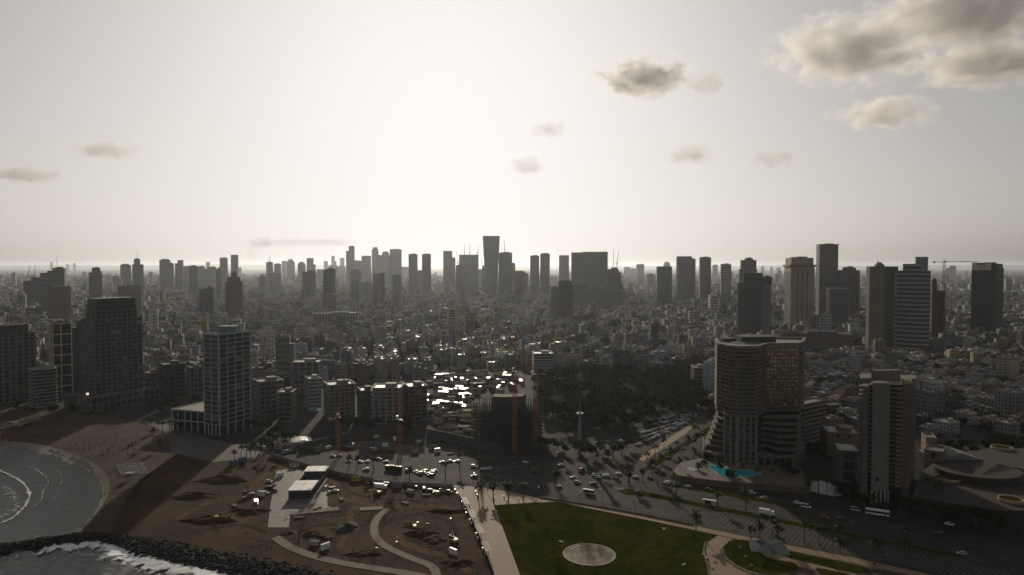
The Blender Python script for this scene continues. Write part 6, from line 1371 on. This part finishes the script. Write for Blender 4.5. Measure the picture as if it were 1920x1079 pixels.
def person_mesh(st):
    V=[(0,0,.95),(0,0,1.2),(0,0,1.42),(0,0,1.52),(0,.02,1.66),(-.1,0,.9),(-.11,st,.5),(-.11,st*.6,.08),(-.11,st*.6+.14,.05),(.1,0,.9),(.11,-st*.6,.5),(.11,-st,.08),(.11,-st+.14,.05),(-.2,0,1.38),(-.26,-st*.5,1.1),(-.26,-st*.3+.08,.86),(.2,0,1.38),(.26,st*.5,1.1),(.26,st*.6+.08,.86)]
    E=[(0,1),(1,2),(2,3),(3,4),(0,5),(5,6),(6,7),(7,8),(0,9),(9,10),(10,11),(11,12),(2,13),(13,14),(14,15),(2,16),(16,17),(17,18)]; rad=[.15,.14,.13,.06,.11,.09,.065,.05,.04,.09,.065,.05,.04,.06,.045,.04,.06,.045,.04]
    me=bpy.data.meshes.new('person'); me.from_pydata(V,E,[]); o=bpy.data.objects.new('person',me); COL.objects.link(o); o.modifiers.new('skin','SKIN'); me.skin_vertices.new(name='') if not me.skin_vertices else None
    for i,d in enumerate(me.skin_vertices[0].data): d.radius=(rad[i],rad[i]); d.use_root=(i==0)
    s=o.modifiers.new('sub','SUBSURF'); s.levels=s.render_levels=1
    dg=bpy.context.evaluated_depsgraph_get(); out=bpy.data.meshes.new_from_object(o.evaluated_get(dg)); bpy.data.objects.remove(o); out.materials.clear(); out.materials.append(M_person); return out
PM=[person_mesh(.06),person_mesh(.22)]
for px,py,z,c,lb,w in ((880,946,.2,(.03,.03,.03),'person in dark clothes walking beside the nearest pergola',1),(891,967,.2,(.1,.1,.12),'person in grey walking past the second pergola',1),(880,952,.2,(.3,.28,.25),'person in pale shirt walking on the promenade',1),(902,982,.2,(.05,.05,.1),'person in navy crossing the promenade',1),
  (1090,1030,.34,(.03,.03,.03),'person in black at the back of the round plaza',0),(1102,1028,.34,(.2,.05,.04),'person in red at the back of the round plaza',0),(1112,1034,.34,(.25,.25,.25),'person in grey in the middle of the round plaza',0),(1122,1036,.34,(.04,.04,.06),'person in dark blue right of the plaza centre',0),(1126,1038,.34,(.3,.3,.28),'person in white right of the plaza centre',0),(1109,1041,.34,(.06,.05,.04),'person in brown at the plaza centre',1),
  (61,914,-1.5,(.2,.06,.04),'person in red wading behind the thick breaker',0),(180,897,-1.4,(.3,.3,.3),'person in white standing at the waterline',0),(158,926,-1.5,(.3,.22,.16),'person wading in the dark shallow bay',0),(229,925,-.4,(.15,.05,.04),'person in red walking on the narrow sand',1),(225,930,-.4,(.04,.05,.06),'person in dark clothes on the narrow sand',1),(1010,946,.22,(.05,.05,.05),'person in black at the upper edge of the lawn',1),(1017,947,.22,(.2,.2,.2),'person in grey at the upper edge of the lawn',1)):
    obj('person',PM[w],None,gp(px,py,z),rng.uniform(0,6.28),None,lb,'person',None,c)
# ------------------------------------------------------------------ clouds, smoke, haze
def cloud_mat(name, den, scale, lo, hi, ani=.6, col=(1,.99,.97), squash=1.6, gw=1.1):
    m=bpy.data.materials.new(name); m.use_nodes=True; nt=m.node_tree; nt.nodes.clear(); N=nt.nodes; L=nt.links
    o=N.new('ShaderNodeOutputMaterial'); v=N.new('ShaderNodeVolumePrincipled'); v.inputs['Color'].default_value=(*col,1); v.inputs['Anisotropy'].default_value=ani
    tc=N.new('ShaderNodeTexCoord'); geo=N.new('ShaderNodeNewGeometry'); mp=N.new('ShaderNodeMapping'); mp.inputs['Scale'].default_value=(1,1,squash); L.new(geo.outputs['Position'],mp.inputs[0])
    nz=N.new('ShaderNodeTexNoise'); nz.inputs['Scale'].default_value=scale; nz.inputs['Detail'].default_value=8; nz.inputs['Roughness'].default_value=.6; nz.inputs['Distortion'].default_value=.4; L.new(mp.outputs[0],nz.inputs['Vector'])
    gr=N.new('ShaderNodeTexGradient'); gr.gradient_type='SPHERICAL'; L.new(tc.outputs['Object'],gr.inputs['Vector'])
    ma=N.new('ShaderNodeMath'); ma.operation='MULTIPLY_ADD'; L.new(gr.outputs['Fac'],ma.inputs[0]); ma.inputs[1].default_value=gw; am=N.new('ShaderNodeMath'); am.operation='MULTIPLY'; am.inputs[1].default_value=1.9; L.new(nz.outputs['Fac'],am.inputs[0]); L.new(am.outputs[0],ma.inputs[2])
    mr=N.new('ShaderNodeMapRange'); L.new(ma.outputs[0],mr.inputs['Value']); mr.inputs[1].default_value=lo; mr.inputs[2].default_value=hi; mr.inputs[3].default_value=0; mr.inputs[4].default_value=den; mr.interpolation_type='SMOOTHSTEP'
    L.new(mr.outputs[0],v.inputs['Density']); L.new(v.outputs[0],o.inputs['Volume']); m.cycles.volume_step_rate=.25; return m
M_cloud=cloud_mat('cloud_vapour',.0046,.0046,1.3,1.72,ani=.41); M_cloud3=cloud_mat('ragged_cloud_vapour',.0065,.0068,1.34,1.66,ani=.34); M_cloud2=cloud_mat('thin_cloud_vapour',.0038,.008,1.34,1.68,ani=.24)
def ico(name, sub=3):
    me=bpy.data.meshes.new(name); bm=bmesh.new(); bmesh.ops.create_icosphere(bm,subdivisions=sub,radius=1); bm.to_mesh(me); bm.free(); return me
for px,py,w,h,m,lb in ((1205,147,210,86,M_cloud3,'dark ragged cloud right of the sun'),(1325,156,100,56,M_cloud2,'small cloud right beside the dark ragged cloud'),(1030,243,80,36,M_cloud2,'tiny grey cloud below the sun, upper of two'),(990,311,90,40,M_cloud2,'tiny grey cloud below the sun, lower of two'),(1660,212,210,60,M_cloud,'long low cloud with a bright rim under the big bank'),(1295,292,120,40,M_cloud2,'faint flat cloud, left of two low on the right'),(1450,299,110,38,M_cloud2,'faint flat cloud, right of two low on the right'),
  (1590,95,330,120,M_cloud,'left lobe of the big cloud bank at upper right'),(1815,22,420,130,M_cloud,'top of the big cloud bank at upper right'),(1850,118,340,80,M_cloud,'dark lower lobe of the big cloud bank at upper right'),(45,327,170,36,M_cloud2,'thin streak of cloud at the left edge'),(200,283,150,34,M_cloud2,'faint wisp of cloud above the left streak')):
    Y=6500; me=ico('cloud'); me.materials.append(m); p=at(px,py,Y); o=obj('cloud',me,None,p,None,None,lb,'cloud'); t=Y/F; o.scale=(w/2*t*1.25,w/2*t*.9,h/2*t*1.45)
M_smoke=cloud_mat('smoke_haze',.0008,.006,1.0,1.8,ani=.2,col=(.55,.55,.55),squash=1,gw=.9)
sm=thing('smoke_plume',at(470,500,8000).xy.to_3d(),0,'faint grey smoke plume drifting right over the left skyline','smoke')
sm.location.z=345
M_smoke2=cloud_mat('smoke_column',.0028,.012,1.0,1.8,ani=.2,col=(.5,.5,.5),squash=1,gw=.9)
for px,py,w,h in ((472,476,18,50),(492,456,60,26),(590,455,240,18)):
    me=ico('plume'); me.materials.append(M_smoke2 if w<80 else M_smoke); p=at(px,py,8000); p.z=max(p.z,350+h/2*8000/F*1.05) if False else p.z; o=obj('plume',me,sm,p-sm.location); t=8000/F; o.scale=(w/2*t*1.2,w/4*t+60,h/2*t*1.2)
HTOP=322.0
m=bpy.data.materials.new('haze_air'); m.use_nodes=True; m.cycles.homogeneous_volume=True; m.node_tree.nodes.clear(); o_=m.node_tree.nodes.new('ShaderNodeOutputMaterial'); v_=m.node_tree.nodes.new('ShaderNodeVolumePrincipled')
v_.inputs['Color'].default_value=(.81,.87,.95,1); v_.inputs['Density'].default_value=2.5e-5; v_.inputs['Anisotropy'].default_value=.6; m.node_tree.links.new(v_.outputs[0],o_.inputs['Volume'])
mb=MB(); mb.box(-45000,-2000,-4.5,45000,48000,HTOP); mb.build('haze',m,kind='stuff',label='warm dusty haze lying over the whole city',cat='haze')
flush_labels()
print('objects',len(bpy.data.objects))
